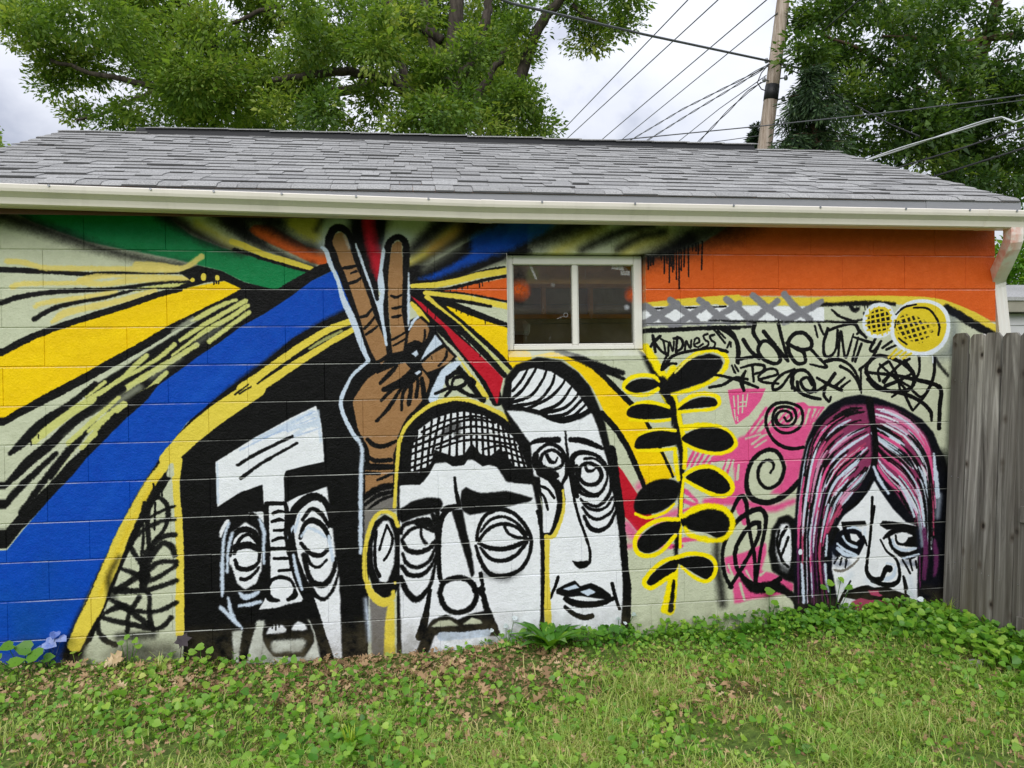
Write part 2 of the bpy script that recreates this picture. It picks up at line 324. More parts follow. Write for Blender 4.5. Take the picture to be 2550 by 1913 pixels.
MURAL = """# --- left half, top
@0 500 .2893
fg s4 40,60 1380,60 1500,190 1650,300 1900,400 2100,460 2450,545 2670,600 2440,765 2330,770 2200,730 2080,690 1900,600 1700,550 1500,500 1250,450 1000,405 750,350 500,260 300,190
K s16 20,130,120 300,215,105 600,320,80 850,405,55 1150,480,45 1400,530,42 1650,575,60
K s15 1400,100,130 1600,225,95 1850,360,66 2074,440,45
Y s14 o.8 1700,200,60 1850,280,50 2000,365,50 2212,425,40
K s18 1880,90,170 2100,265,110 2250,350,80
E s3 1150,770,22 1400,738,40 1640,720,45
K s3 0,590,45 200,600,42 500,615,35 750,630,35 1000,620,30 1300,622,18 1560,622,13
K s3 0,880,42 150,830,40 400,790,36 700,770,35 950,760,28 1150,735,25 1400,700,30 1650,685,30
K s3 290,1020,36 450,930,35 620,880,32 900,830,30 1100,780,20 1200,762,12 1600,745,10
y2 s4 o.9 60,520,45 180,525,45 300,555,40 400,578,45 700,580,40 1050,585,40 1300,590,55 1550,585,50 1650,540,45 1730,480,50;1180,560,70 1350,560,60 1520,580,45
y2 s4 o.9 100,740,40 180,715,40 400,710,35 680,705,35;690,690,60 800,655,50 1000,645,30 1300,650,30 1640,663,30;690,690,60 850,715,45 1100,690,45 1400,675,35 1640,668,30
y2 s4 o.9 300,910,32 360,880,38 600,845,36 900,800,30 1000,780,20;450,1040,34 550,970,60 700,930,50 950,880,50 1150,830,50 1330,775,45
K s2 2820,560,60 2680,640,80 2480,770,110 2300,890,110 2074,1020,110 1900,1140,110 1700,1280,110 1500,1440,110 1300,1630,110
fK s2 1540,615 1700,555 1900,600 2100,700 2350,760 2250,810 2100,775 1930,690 1780,700 1650,740 1500,765 1560,720 1650,690
fy s2 -20,1340 200,1230 450,1120 760,1010 1100,910 1400,810 1650,740 1930,690 2100,765 1900,870 1650,990 1480,1080 1250,1220 1000,1360 700,1520 430,1659 200,1790 -20,1910
y3 s20 o.25 200,1300,80 800,1100,90 1400,900,90 1900,760,60;100,1700,80 600,1450,90 1100,1200,90
Y 1655,680,32;1750,645,40 1750,665,40;1868,655,34 1868,670,34
fK s3 2000,830 2090,780 2440,755 2680,600 2830,555 2860,605 2680,690 2480,830 2300,950 2074,1070 1900,1190 1700,1330 1500,1490 1310,1670 960,1900 900,1800 700,1670 800,1590 1000,1470 1250,1310 1500,1150 1700,1030
K s2 -10,1320,50 200,1205,55 450,1103,50 760,1000,50 1100,895,50 1350,810,45 1550,762,35
K s2 2090,785,60 1950,862,60 1700,985,60 1480,1095,60 1250,1232,65 1000,1372,70 700,1540,70 430,1682,70 200,1805,60 -20,1930,50
K 1840,690,10 1840,718,8;1860,690,10 1862,710,8;1880,690,10 1880,712,8
E s3 2030,850,25 1900,900,35 1750,980,40 1650,1030,20;2110,860,38 1900,980,35 1700,1100,35 1550,1200,30;2130,900,38 1950,1020,35 1780,1110,35 1600,1240,25 1480,1330,20;2140,960,38 2000,1060,35 1800,1210,38
E s3 1500,1235,35 1380,1340,35 1200,1450,30 1000,1560,30 860,1659,30;1690,1240,40 1500,1360,45 1350,1450,50 1150,1570,50 960,1690,45;1260,1330,40 1150,1430,40 1050,1520,30 850,1660,30;1430,1480,35 1300,1600,35 1190,1690,35;900,1560,30 740,1680,30
L s6 o.7 1650,1020,40 1500,1130,50
L s10 o.5 1900,1080,25 1700,1220,25;1550,1350,30 1300,1520,40
@0 960 .42199
K s3 560,-10,30 400,120,38 280,200,52 180,290,60 60,400,25
K s3 720,20,45 600,110,50 450,200,50 300,340,55 180,440,55 90,530,42 15,605,18
K s4 330,400,25 200,520,34 80,640,38 -5,740,34
K s4 560,220,25 440,340,34 330,470,34 230,600,32 120,750,22
K s4 480,320,30 380,430,34 300,540,28
L s8 o.6 820,10,40 600,160,40 400,310,40
E s3 550,80,35 420,160,42 280,260,44 200,330,34;700,70,20 600,160,22 500,250,25 400,340,25;730,110,35 620,190,30 520,270,20;840,40,20 700,150,22 550,290,28 430,420,30 340,540,25;640,10,25 520,80,25 420,140,20
L s5 510,330,38 420,440,38 330,560,34
K s3 920,20,55 800,100,70 660,240,80 560,370,90 450,480,100 330,590,70 200,720,70 80,850,66 -10,960,70
E s2 560,285,26 480,365,26;735,110,30 690,150,24
K s2 180,330,6 182,352,5;225,290,6 226,315,5
@0 0 1
K s3 880,770,40 810,806,40 735,856,40 662,908,40 605,952,40 555,996,44 495,1058,46 436,1128,46 392,1195,46 352,1260,44 306,1350,44 268,1430,46 240,1500,46 205,1580,50
fB s2 800,640 828,673 774,700 716,743 658,781 600,812 550,850 492,888 434,931 392,960 367,994 310,1045 253,1102 215,1140 181,1182 130,1235 84,1288 40,1340 -5,1398 -5,1660 150,1650 177,1606 207,1504 253,1407 295,1319 350,1213 401,1137 464,1053 560,973 600,945 658,902 730,841 802,801 852,778 880,770 870,700 840,640
b2 s25 o.45 40,1640,60 160,1480,50;60,1560,50 120,1400,40;20,1480,40 90,1640,60
b3 s14 o.4 110,1640,40 150,1570,30;230,1290,14 300,1180,14;480,1000,16 620,870,16
K s8 862,778,16 800,812,18 730,858,20 658,912,20 600,955,20 550,1000,24 490,1062,26 430,1130,28 385,1195,28 345,1260,28 300,1350,28 262,1430,30 235,1490,34 205,1560,42 180,1630,48
fK s2 445,1141 462,1116 504,1078 559,1036 622,990 690,943 774,890 831,853 880,800 915,860 925,895 915,1660 455,1660 458,1572 452,1350 448,1250
K s2 869,806,20 817,835,24 759,870,24 687,918,24 643,950,24 610,976,24
Y s2 869,801,15 817,821,15 759,856,17 687,905,17 643,937,18 600,966,20
Y s2 878,821,12 831,847,13 774,882,15 716,919,18 658,957,20 617,980,22
E s3 o.8 850,824,6 800,850,7 770,868,5
Y s2 639,966,42 589,998,46 534,1036,46 475,1084,44 437,1122,40 415,1143,34
K s2 o.9 625,962,3 596,980,4;618,957,3 585,982,4;700,914,3 640,955,3
@0 960 .42199
Y s3 1000,420,70 960,480,56 870,600,54 790,750,62 720,890,72 660,1040,82 600,1180,82 560,1290,94 500,1400,88 440,1530,80
y3 s8 o.35 940,520,14 800,760,14 690,990,14 590,1230,14
Y s2 1040,440,62 1038,600,34 1050,750,38 1058,900,40 1062,1100,40 1060,1300,45 1060,1460,46
L s3 1010,470,24 1005,520,40
K s3 o.95 880,960,23 868,800,28 880,700,28 930,662,24 980,700,24 990,780,24 960,860,20 900,920,17
K s3 o.95 850,690,17 840,760,14 845,900,14 830,1040,14 830,1200,14;1030,710,14 950,740,14 860,790,14 800,820,14
K s4 o.92 1030,790,17 950,800,20 850,850,23 790,900,25 760,960,19;1030,880,27 960,890,25 880,960,32 850,1050,39 840,1110,43
K s4 o.92 1030,1000,27 1010,950,34 960,930,27 900,990,37 860,1060,37;770,960,25 830,1050,25 870,1130,34;1040,1040,25 950,1040,23 860,1090,36 760,1160,34 680,1210,36;710,1080,21 800,1110,28 860,1140,34;1040,1150,25 930,1190,28 820,1210,29 690,1210,40
K s4 o.92 860,1100,47 850,1200,29 880,1240,21 880,1340,24 890,1420,31;650,1260,16 700,1290,34 760,1330,25 860,1400,34 900,1430,28;1040,1060,20 950,1120,24 860,1160,28;610,1370,28 680,1390,31 780,1410,29 880,1430,31
K s4 o.92 1040,1280,23 930,1330,23 800,1330,23 720,1300,40 640,1330,24 600,1360,14;750,1450,23 760,1350,23 820,1250,28;1010,1370,24 960,1420,24 900,1440,21;580,1380,21 580,1450,25 620,1500,29 680,1530,29
K s9 o.7 660,1240,47 640,1130,27 700,1010,16;700,1480,40 900,1470,40
K 905,580,8 905,640,8;940,560,8 935,650,8;970,520,8 975,590,8;950,560,8 955,650,8;915,690,10 910,850,8;930,580,8 925,640,8
K s26 o.55 720,1570,60 1000,1560,60;700,1640,90 1000,1640,90
# --- sun rays right of the hand
@600 500 .2893
fO s3 60,250 110,205 250,205 400,300 560,390 730,430 760,560 720,560 600,535 430,450 250,370 120,300
K s30 o.8 100,100,140 330,140,120 760,120,100
fY2 s16 360,130 690,130 700,330 640,370 520,310 400,230
K s20 -100,150,90 100,150,90 330,180,60
K s14 230,190,70 330,260,75 470,350,65 620,400,60 720,425,50
K s12 -60,180,110 40,290,90 120,350,60 300,440,55 480,530,52 620,570,50
K s3 -60,420,30 100,465,30 250,510,32 420,560,30 590,605,24
Y s2 -80,350,46 0,375,46 200,460,46 420,525,44 610,585,32
K s2 600,610,30 680,590,70 760,570,60 800,590,30
K s9 o.7 690,170,30 650,250,40
K s22 o.8 940,80,150 960,200,110
fK s3 950,150 1240,150 1230,330 1200,420 1190,690 1170,850 1110,760 1040,560 960,330
fR s7 1025,120 1160,120 1180,300 1212,430 1195,600 1172,720 1120,620 1070,430 1040,300
K s12 970,120,110 1005,300,85 1050,450,70 1105,610,50 1150,740,42
K s16 1225,100,130 1200,300,70 1205,400,40
K s22 o.7 1500,460,50 1650,330,90 1850,170,200
fK s4 1440,560 1600,560 1900,380 2150,250 2300,200 2264,500 1900,650 1450,720
K s14 1460,430,50 1600,300,90 1790,120,130
K s14 1450,590,70 1650,450,80 1900,300,110 2120,110,190 2260,80,160
Y s12 1450,530,32 1600,440,60 1800,290,80 1920,200,50
r2 s20 o.5 1640,410,30 1800,300,50 1920,200,50
K s12 1450,640,60 1700,540,50 1950,430,60 2212,250,110 2300,120,140
L s14 o.7 1570,590,18 1750,475,40 1880,400,22
fB s10 1480,680 1650,630 1830,540 2000,430 2150,340 2330,255 2440,180 2460,150 2740,150 2700,220 2600,290 2450,360 2300,440 2150,490 1950,580 1720,665 1600,685
K s13 1720,690,40 1850,630,50 2074,545,60 2250,470,85 2450,395,100 2700,290,115 2960,180,130
fK s2 1440,740 1620,745 1700,760 1620,800 1760,900 1700,1000 1560,860 1440,830
K s2 1450,700,28 1700,695,30 1900,660,30 2120,600,26 2264,572,20
Y s2 1475,735,40 1650,725,44 1850,690,46 2050,640,50 2212,615,50 2290,600,48
fO s2 1570,768 1800,745 2000,715 2200,680 2290,660 2290,860 2100,825 1900,790 1700,780
K s2 1460,765,22 1700,768,20 1900,728,24 2100,680,24 2290,645,22
K 1800,750,6 1800,780,5;1850,745,6 1852,765,5;1900,735,7 1902,765,5;1950,720,6 1950,755,5;2050,700,8 2052,745,6;2075,695,7 2077,735,5;2130,680,6 2130,695,5
K s2 1570,785,14 1900,795,14 2290,868,16
Y s2 1585,790,34 1750,810,36 1950,838,44 2212,892,46 2290,905,46
K s2 1640,830,20 1950,872,26 2150,908,20
fy s2 1690,860 1760,875 1900,930 2050,1010 2290,1075 2290,1240 2400,1270 2500,1300 2500,1500 2320,1430 2212,1335 2050,1200 1850,1035
K s2 1690,855,34 1850,905,48 2000,965,52 2150,1022,46 2290,1070,36
K 1850,920,7 1852,950,5;1890,930,8 1893,965,5;1950,960,7 1952,985,5;2100,1030,7 2102,1060,5
K s2 1690,870,30 1850,1005,32 2050,1172,36 2212,1322,38 2320,1440,30
E s2 2200,1380,34 2300,1470,32
Y s2 1600,830,42 1700,920,36 1850,1040,34 1950,1130,30
E s2 1950,1130,30 2080,1260,32 2212,1390,34
K s3 1460,810,40 1600,930,46 1750,1100,50 1900,1290,50 2074,1510,55 2190,1720,55
K s2 1560,850,38 1700,960,44 1830,1062,54 1980,1200,48 2100,1320,48 2264,1500,44
K s2 1440,830,60 1560,930,90 1700,1060,110 1850,1200,110 2000,1360,120 2120,1520,130 2200,1720,90
fR s2 1455,812 1560,880 1680,990 1790,1090 1900,1190 2050,1320 2212,1480 2255,1530 2203,1751 2110,1560 2000,1430 1850,1250 1750,1100 1640,1005 1560,930
K 1600,900,8 1602,960,5;1670,960,7 1670,1010,5;2055,1290,7 2057,1340,5
K s3 1830,1380,40 1960,1560,45 2080,1720,45
Y s2 1465,880,26 1520,940,42 1600,1040,36
Y s2 1865,1340,6 1960,1480,20 2050,1600,36 2110,1690,40
# --- hand
fK s2 1430,1040 1480,1010 1560,990 1650,1080 1760,1230 1860,1340 1760,1420 1720,1500 1690,1600 1660,1690 1480,1700 1400,1400
C s16 o.8 700,420,40 710,280,60 790,190,70 900,175,60
C s16 o.8 1225,400,34 1255,320,34 1340,275,60 1430,310,50
K s3 770,420,76 762,320,66 800,245,60 860,232,54 920,280,54 955,370,50 985,480,48 1030,600,48 1090,760,48 1140,900,48 1190,1050,44 1250,1200,40 1268,1310,46
K s3 770,400,76 810,500,66 860,600,64 910,740,60 960,870,58 1010,1000,54 1060,1170,58 1120,1310,64 1150,1390,56
K s3 1280,1310,56 1260,1150,52 1245,950,48 1240,750,48 1245,600,54 1255,480,58 1270,380,54 1310,325,48 1370,315,48 1415,370,54 1420,480,54 1410,650,50 1410,800,54 1405,950,54 1420,1080,50 1430,1180,46 1415,1290,46
fK s2 1120,1300 1440,1280 1500,1420 1200,1440
fT s2 785,340 810,285 860,265 900,300 930,380 960,480 985,560 1030,650 1070,760 1110,870 1125,930 1150,1010 1190,1090 1240,1200 1252,1320 1190,1365 1160,1375 1110,1280 1060,1150 1020,1000 970,850 930,730 890,620 850,540 820,440 790,380
fT s2 1300,380 1340,345 1380,355 1387,500 1392,650 1387,800 1380,950 1400,1060 1415,1150 1395,1290 1300,1310 1290,1150 1270,950 1265,800 1265,650 1280,500
C s6 o.5 890,300,20 930,400,26
C s2 695,400,20 735,440,34 770,550,32 830,680,27 880,850,42 950,1000,52 1000,1130,46 1050,1280,42 1095,1370,28
C s2 1095,1380,24 960,1500,24 880,1650,28
fC s2 1228,390 1243,430 1218,600 1238,760 1222,900 1232,1100 1258,1250 1238,1235 1190,950 1160,860 1182,840 1200,800 1180,760 1172,690 1192,560 1208,430
C s2 985,370,14 1020,470,20 1080,640,20 1140,790,22 1190,930,26 1230,1100,22 1250,1240,15
C s3 1442,620,8 1442,800,22 1441,950,20 1440,1070,12
K s2 1120,640,36 1150,750,36 1172,840,30
K 875,580,20 930,572,28 1000,555,18;945,625,14 990,605,18;915,710,22 980,695,25 1035,660,15;1030,1000,25 1080,985,25 1125,930,18;1060,1100,20 1100,1060,20 1150,1000,16;1075,1150,18 1120,1120,20 1170,1080,16
K 1290,815,15 1330,830,22 1380,810,15;1300,925,14 1340,920,22 1385,905,14;1300,1000,20 1345,995,25 1375,985,15;1290,1200,16 1340,1175,18 1415,1130,12;1310,1245,14 1360,1220,16 1410,1190,12
fT s2 1440,1140 1490,1040 1540,1010 1600,1060 1622,1110 1600,1180 1560,1225 1480,1210 1430,1240
C s2 1445,1110,10 1480,1040,20 1520,1000,16
K s2 1580,1110,14 1580,1170,16 1565,1230,14;1430,1262,50 1500,1235,60 1560,1255,50
fC s2 1670,1150 1732,1230 1620,1310 1540,1380 1590,1280
fC s2 1425,1350 1510,1280 1527,1320 1460,1382
fT s2 1550,1405 1640,1322 1750,1262 1832,1340 1780,1400 1700,1440 1600,1475 1570,1445
K s2 1770,1295,14 1760,1350,18 1700,1420,16;1640,1340,8 1645,1365,6
C s2 1880,1390,26 1800,1460,40 1720,1530,52 1690,1610,60
@880 860 .4583
fK s2 200,480 260,480 250,800 200,800
fT s2 230,60 130,98 55,165 10,230 -4,305 -2,385 18,467 55,535 62,600 62,830 215,760 215,590 250,500 290,430 360,340 400,270 415,190 380,140 290,90
@0 0 1
K s2 938,912,20 904,940,19 884,969,18 869,998,17 874,1040,19 884,1078,19 905,1120,22 912,1160,14
@880 860 .4583
K s2 130,140,20 200,95,48 280,62,56 330,110,50 350,150,40;145,205,16 200,150,22 235,110,14;165,240,25 230,215,40 290,190,60 330,150,60;150,300,14 210,240,18 260,215,16;125,410,14 190,340,18 240,260,14 270,220,10;260,350,12 265,280,14 285,220,20;300,320,20 310,240,22 305,200,25;340,280,18 350,200,16 340,170,14;385,320,18 380,250,25 370,180,20
K s2 440,170,40 425,240,40 400,300,40 350,360,40 300,410,35 250,500,22
fC s2 330,150 358,133 368,142 345,162
C s3 560,95,24 500,140,36 470,200,46 430,290,46
K s2 75,510,20 110,540,22 160,548,22 230,520,14;70,600,20 120,625,22 200,622,22;60,660,36 150,660,30 215,660,26;70,692,18 140,697,14;130,730,10 170,715,14 220,690,12
fG s3 50,830 150,770 235,770 235,900 110,930 70,1060 50,1150
fG s4 85,1370 215,1400 215,1690 100,1690
K s3 50,830,28 110,790,32 170,767,32 235,762,28;60,865,14 140,812,22 225,792,16;80,890,10 150,838,14 225,812,10
K s4 25,560,60 30,900,50 30,1200,50
C s2 -55,255,20 -70,305,20 -62,355,20 -45,400,21 0,485,20 20,510,20
C s4 20,500,14 45,570,20 40,700,20 38,880,20 38,1060,20 38,1130,14
C s7 65,1380,12 75,1480,20 85,1600,18
K s2 500,275,14 530,235,16 545,180,14 600,165,16;520,170,22 560,145,22 610,162,20 612,200,20 560,232,20 512,220,18 508,172,18;600,160,16 650,192,18 655,215,14;445,262,14 540,228,18 620,265,20 710,292,18
# --- face one
@420 960 .42199
fW s2 275,450 500,310 720,190 868,118 900,230 910,340 917,450 800,475 692,503 680,530 683,690 560,700 553,583 420,630 340,680 285,718
b3 s3 o.22 500,320,8 840,160,8;560,310,8 860,190,8;420,380,8 700,240,8;700,270,8 885,200,8;740,300,8 895,250,8;640,270,8 860,150,8
C s3 o.8 500,320,14 840,150,14;560,300,12 860,170,14;700,250,20 880,230,20;740,290,16 885,200,16;880,150,16 895,330,16;285,460,10 290,690,12
K s2 405,470,16 520,400,18 730,298,14;425,545,20 560,450,16 755,340,14
fW s4 690,690 760,650 932,592 945,700 968,860 985,1020 1005,1130 1012,1300 1022,1620 930,1620 850,1320 800,1190 730,900 700,740
fW s2 585,700 685,700 712,900 738,1090 795,1225 803,1275 520,1338 560,1270 592,1200 586,1000 583,850
fW s4 345,960 370,870 450,805 520,850 548,950 556,1080 520,1165 450,1205 400,1165 360,1060
fW s2 465,748 557,742 562,830 520,780
W s3 345,800,20 315,850,20 305,890,12
fK s1 678,545 690,505 800,475 916,450 937,592 850,625 760,652 690,690
K s2 360,1000,22 370,905,26 430,850,32 500,865,32 540,950,30;385,990,20 420,905,18 470,878,18 520,920,18;395,955,38 470,940,38 535,972,26;390,1030,20 410,1075,25 470,1082,26 525,1045,18 537,985,15;425,1140,22 460,1142,20 510,1102,15 532,1070,10
K s4 355,1080,36 380,1185,42 430,1245,32;575,1000,40 568,1100,45 530,1185,40 470,1222,30
K s3 490,770,44 545,830,36 568,950,32 578,1050,32 585,1170,26
K s2 580,690,14 584,850,14 592,1000,14
K s2 715,850,32 740,740,46 810,672,46 870,655,42 930,700,30 962,830,20;790,790,20 840,728,20 900,758,25 945,830,18;775,900,18 800,822,25 850,795,32 910,830,28 948,900,18
cW s2 795,915 812,875 850,860 895,880 925,925 915,970 870,985 825,965
K s2 780,930,18 830,985,25 890,1002,26 937,970,20;815,1000,14 840,1055,16 885,1070,16 930,1030,14
K s3 800,1000,30 815,1090,26 850,1160,32 920,1172,32 970,1100,25 985,1020,15;830,1180,25 870,1240,25 920,1258,20 970,1200,14 1002,1100,10
K s2 690,700,14 705,800,40 710,880,56 730,1000,52 760,1100,62 800,1200,62 840,1290,52 880,1420,50 940,1600,45
C s4 355,810,10 325,900,15 315,1050,20 315,1200,20 315,1240,10;375,870,15 350,970,15 345,1100,12;535,790,15 560,860,18 560,950,16 560,1050,10;415,1225,15 460,1247,32 530,1217,16;415,1300,15 480,1290,22 540,1275,15;350,1250,10 365,1330,22 385,1380,20;305,1310,20 350,1350,22 400,1400,22 432,1432,14
C s3 830,840,12 880,860,14 920,890,12;780,890,10 820,835,12;945,890,16 955,960,18 968,1030,14;735,1000,14 755,1100,18 785,1200,14;770,760,8 745,860,14;700,900,6 735,830,12
K s1 575,695,22 682,695,22;682,690,14 700,800,18 715,900,18;615,755,18 650,740,18 680,745,12;610,802,16 650,790,20 682,797,10;620,855,14 690,850,16;612,915,14 650,900,18 692,900,14;605,962,20 692,960,18;622,1020,16 712,1018,16;650,1092,16 727,1085,16
K s2 588,1180,12 610,1145,18 660,1130,18 715,1145,16 742,1190,10;585,1150,22 578,1215,34 600,1257,32 645,1268,15;742,1200,12 742,1237,32 705,1262,20
fLw s5 480,1390 570,1380 545,1640 450,1640
fLw s6 372,1450 440,1440 470,1640 380,1640
fLw s5 560,1410 850,1380 900,1640 540,1640
K s3 520,1345,42 640,1342,62 740,1312,54 812,1287,32
fK s3 552,1470 558,1425 590,1395 640,1375 700,1385 740,1350 790,1350 830,1400 855,1470 858,1510 835,1550 800,1600 620,1600 580,1550 556,1505
fW s3 572,1466 590,1430 625,1408 670,1412 695,1438 690,1455 640,1463
fW s3 722,1443 735,1410 762,1387 800,1405 822,1438 790,1446
fLw s7 602,1506 700,1498 795,1492 812,1512 790,1568 620,1582 597,1542
K 610,1405,7 610,1432,5;630,1400,7 631,1440,5;650,1405,6 650,1425,5
K s4 490,1360,64 462,1480,54 435,1620,44
K s3 810,1270,40 850,1340,60 900,1480,50 950,1620,50
# --- face two
@880 860 .4583
fK s2 235,1690 235,900 245,520 330,400 420,320 560,290 700,320 830,390 930,530 990,680 1025,900 1040,1030 1038,1400 1040,1690
fW s3 250,760 380,740 440,640 640,620 780,660 830,740 972,755 985,820 1015,960 1018,1400 1005,1690 760,1690 450,1690 262,1690 248,1300
fK s2 250,760 250,520 320,410 430,330 560,300 700,330 820,400 920,530 978,690 965,752 870,747 800,662 760,642 700,657 662,630 640,590 600,650 540,657 480,622 440,640 410,700 360,757 290,757
fW s2 310,685 318,560 350,460 430,400 520,370 600,358 700,378 790,430 860,490 910,560 942,662 870,655 822,580 790,562 740,602 690,590 642,530 600,592 540,602 482,582 440,565 420,640 360,692
k s1 330,700,11 345,470,11;365,690,11 385,440,11;400,660,11 425,405,11;430,580,11 465,392,11;470,580,11 500,372,11;520,600,11 530,366,11;560,605,11 565,358,11;600,590,11 600,356,11;640,540,11 635,358,11;670,580,11 665,370,11;705,600,11 695,376,11;735,602,11 725,392,11;770,585,11 755,406,11;800,570,11 785,425,11;835,610,11 810,445,11;870,655,11 840,475,11;900,660,11 870,505,11;930,662,11 900,555,11
k s1 370,470,10 500,410,10 640,385,10 720,395,10;330,520,11 500,440,11 640,402,11 770,420,11;320,552,11 480,490,12 640,440,11 830,468,11;315,590,11 450,540,11 640,480,12 865,508,11;312,630,10 430,592,11;450,560,10 640,512,11 885,540,10;310,665,10 425,622,10;700,565,10 800,545,10 905,580,10;820,578,10 925,612,10;850,622,10 938,642,10;320,690,11 400,665,11
k s5 o.6 490,480,30 560,430,40 560,500,30
K s2 550,720,10 555,780,16 572,860,22
fK s3 238,935 250,890 320,845 400,825 470,830 487,860 470,895 420,915 330,935 262,965
fK s3 580,840 585,790 610,768 650,790 700,802 830,790 930,815 978,830 960,847 850,872 740,902 630,922 590,895
K s2 480,897,16 520,880,28 575,872,20;545,880,14 490,915,28 470,980,24 460,1100,26 468,1250,22 482,1290,16
fK s3 530,890 592,890 612,1000 642,1130 657,1240 640,1262 608,1150 568,1020
K s3 468,1350,24 490,1290,26 560,1262,26 632,1282,26 668,1350,26 640,1422,26 570,1452,26 500,1425,26 468,1350,24
K s2 690,1240,20 700,1300,18 690,1330,30 712,1372,22;660,1330,30 700,1325,30
K s3 255,1020,16 272,980,20 330,958,22 400,960,30 442,1005,26;265,1050,14 310,1002,16 370,986,14 430,1010,12;262,1060,16 290,1110,22 350,1125,26 410,1102,22 442,1060,16;365,990,14 370,1040,14 395,1078,14;350,960,40 400,962,54;430,920,20 450,1000,20
K s3 265,1130,14 290,1185,18 350,1205,20 410,1170,18 440,1110,14;262,1200,18 300,1245,24 370,1245,22 420,1200,16 442,1150,12;258,1260,22 290,1340,28 340,1380,32 390,1340,24 420,1290,16 445,1180,14;455,900,24 455,1000,24 452,1180,22
K s2 415,1330,20 400,1420,26 385,1500,38 360,1580,44
K s2 668,1060,14 680,990,16 720,920,18 800,890,20 880,920,20 940,990,20 965,1060,18 950,1150,18 900,1220,20 820,1252,24 740,1240,22 690,1170,20 665,1090,14;690,1010,12 740,950,14 810,930,14 880,960,14 945,1030,12
K s2 680,1060,16 730,1000,16 800,970,18 880,985,16 940,1045,14;680,1075,16 740,1100,22 820,1105,24 900,1080,22 962,1045,14;820,985,14 840,1020,14 880,1040,16 930,1047,14;690,1100,14 740,1155,18 810,1170,22 880,1140,20 942,1070,16
K s8 o.4 720,1240,30 820,1265,30 900,1230,20
fK s4 370,1590 390,1540 430,1490 500,1463 565,1490 640,1458 720,1438 752,1490 775,1560 760,1578 600,1562 440,1575 400,1690 330,1690
fL s4 412,1532 470,1492 530,1492 572,1522
fL s4 590,1517 640,1477 690,1492 702,1512
C s3 480,1580,44 600,1575,36 725,1560,38
K s3 708,1380,26 732,1450,32 775,1560,34
K s2 1000,900,18 1022,1000,22 1032,1200,20 1028,1420,20 1028,1520,18
Y s2 222,880,14 240,600,18 256,500,18 300,420,18 400,335,20 500,297,22 600,292,20 720,332,20 830,392,20 900,480,20 950,580,20 990,700,22
E s6 o.7 980,680,20 1000,740,18
fK s2 225,950 170,918 110,960 78,1080 78,1230 110,1335 170,1378 222,1355 250,1300 250,950
fW s3 190,950 215,1010 226,1100 216,1200 180,1292 140,1282 108,1190 103,1080 130,990 160,955
K s1 125,1010,12 115,1110,14 120,1200,16 140,1252,20;180,980,10 160,1040,12 140,1110,12;180,975,10 212,1050,13 190,1130,12 165,1166,12
Y s3 240,980,20 215,920,18 160,902,18 112,940,20 77,1030,20 60,1150,22 65,1260,25 100,1350,36 160,1395,46 208,1370,26 215,1338,16
Y s4 205,1400,32 197,1500,46 195,1690,56
Y 225,1290,14
# --- red wedge, face three
@1220 860 .434
fy s2 140,80 400,30 540,90 640,160 750,270 870,400 930,500 1000,620 1065,745 960,800 880,800 850,720 800,590 650,370 590,250 520,160 420,80 280,60
y3 s16 o.3 600,180,40 800,420,40 900,620,40
K s4 390,28,20 480,60,32 600,112,42 760,158,26;600,112,34 680,152,30 775,195,12
K s2 560,92,25 650,175,27 740,265,28 830,355,28;880,410,16 930,500,17 990,620,16 1050,752,12
fR s2 690,640 760,720 830,830 900,930 945,1000 860,1072 840,1062 800,1010 750,960 735,830 705,760
P s8 o.8 850,810,30 875,780,20;780,1040,60 860,1110,44 1000,1155,20;950,1005,30 1075,955,40;790,1152,20 840,1142,20;960,1040,20 1060,1020,30
K s2 640,390,32 720,480,30 790,590,30 840,700,28 882,805,22
fK s3 90,400 60,330 90,180 150,110 270,66 400,85 500,150 570,230 620,340 660,450 692,600 718,750 745,900 772,1080 782,1250 803,1400 800,1640 300,1640 300,900
fW s2 120,295 125,210 170,150 250,128 350,150 430,200 500,270 545,340 577,380 500,410 420,430 350,420 290,380 200,360 108,345
K s1 110,320,18 180,260,16 235,180,14 265,128,10;110,330,20 230,290,16 300,200,14 325,138,10;120,350,18 270,320,16 350,230,14 375,153,10;220,360,16 340,300,16 410,230,14 432,188,10;290,380,18 400,330,16 470,233,12;300,390,20 420,360,16 490,300,14 507,260,10;330,410,18 440,390,16 530,308,14;360,425,16 470,405,16 550,338,12;400,430,14 500,405,14 572,363,10;130,260,14 180,200,14 215,138,10
fW s3 92,372 200,378 290,402 350,432 420,447 520,422 582,385 620,480 642,560 664,640 690,700 710,900 742,1080 757,1250 762,1400 750,1640 310,1640 318,1100 420,900 420,780 250,750 230,560 150,450
K s1 95,342,16 200,365,20 290,387,22 340,416,20 420,437,18 510,411,14 578,372,12
K s2 432,495,9 437,570,11 447,640,14 455,720,16
K s2 222,568,14 280,545,26 390,541,32;462,540,25 530,546,32 600,572,26 648,592,14
K s2 250,640,14 290,590,16 340,565,18 400,590,20 435,650,20 440,710,18;285,665,18 308,618,16 360,600,16 408,635,18 415,680,18 370,710,16 310,702,16 285,665,18;325,630,16 345,663,20 372,670,14 386,645,8
K s2 262,625,30 262,680,45 320,725,54 380,745,34;285,725,44 340,752,50 375,795,40;442,700,20 432,760,18 395,815,16
K s2 470,650,30 492,622,28 550,613,22 620,638,20 665,690,18 692,760,18 692,830,18 650,900,18 600,922,14 545,900,14
K s2 510,740,22 522,690,18 570,675,18 625,705,22 638,755,22 605,795,22 550,795,20 515,765,20 510,740,20;545,690,14 560,720,18 590,717,14 606,700,10
K s2 495,690,18 500,780,20 540,832,18 600,858,20 645,830,16 672,760,13 660,700,12 600,650,13 540,650,13
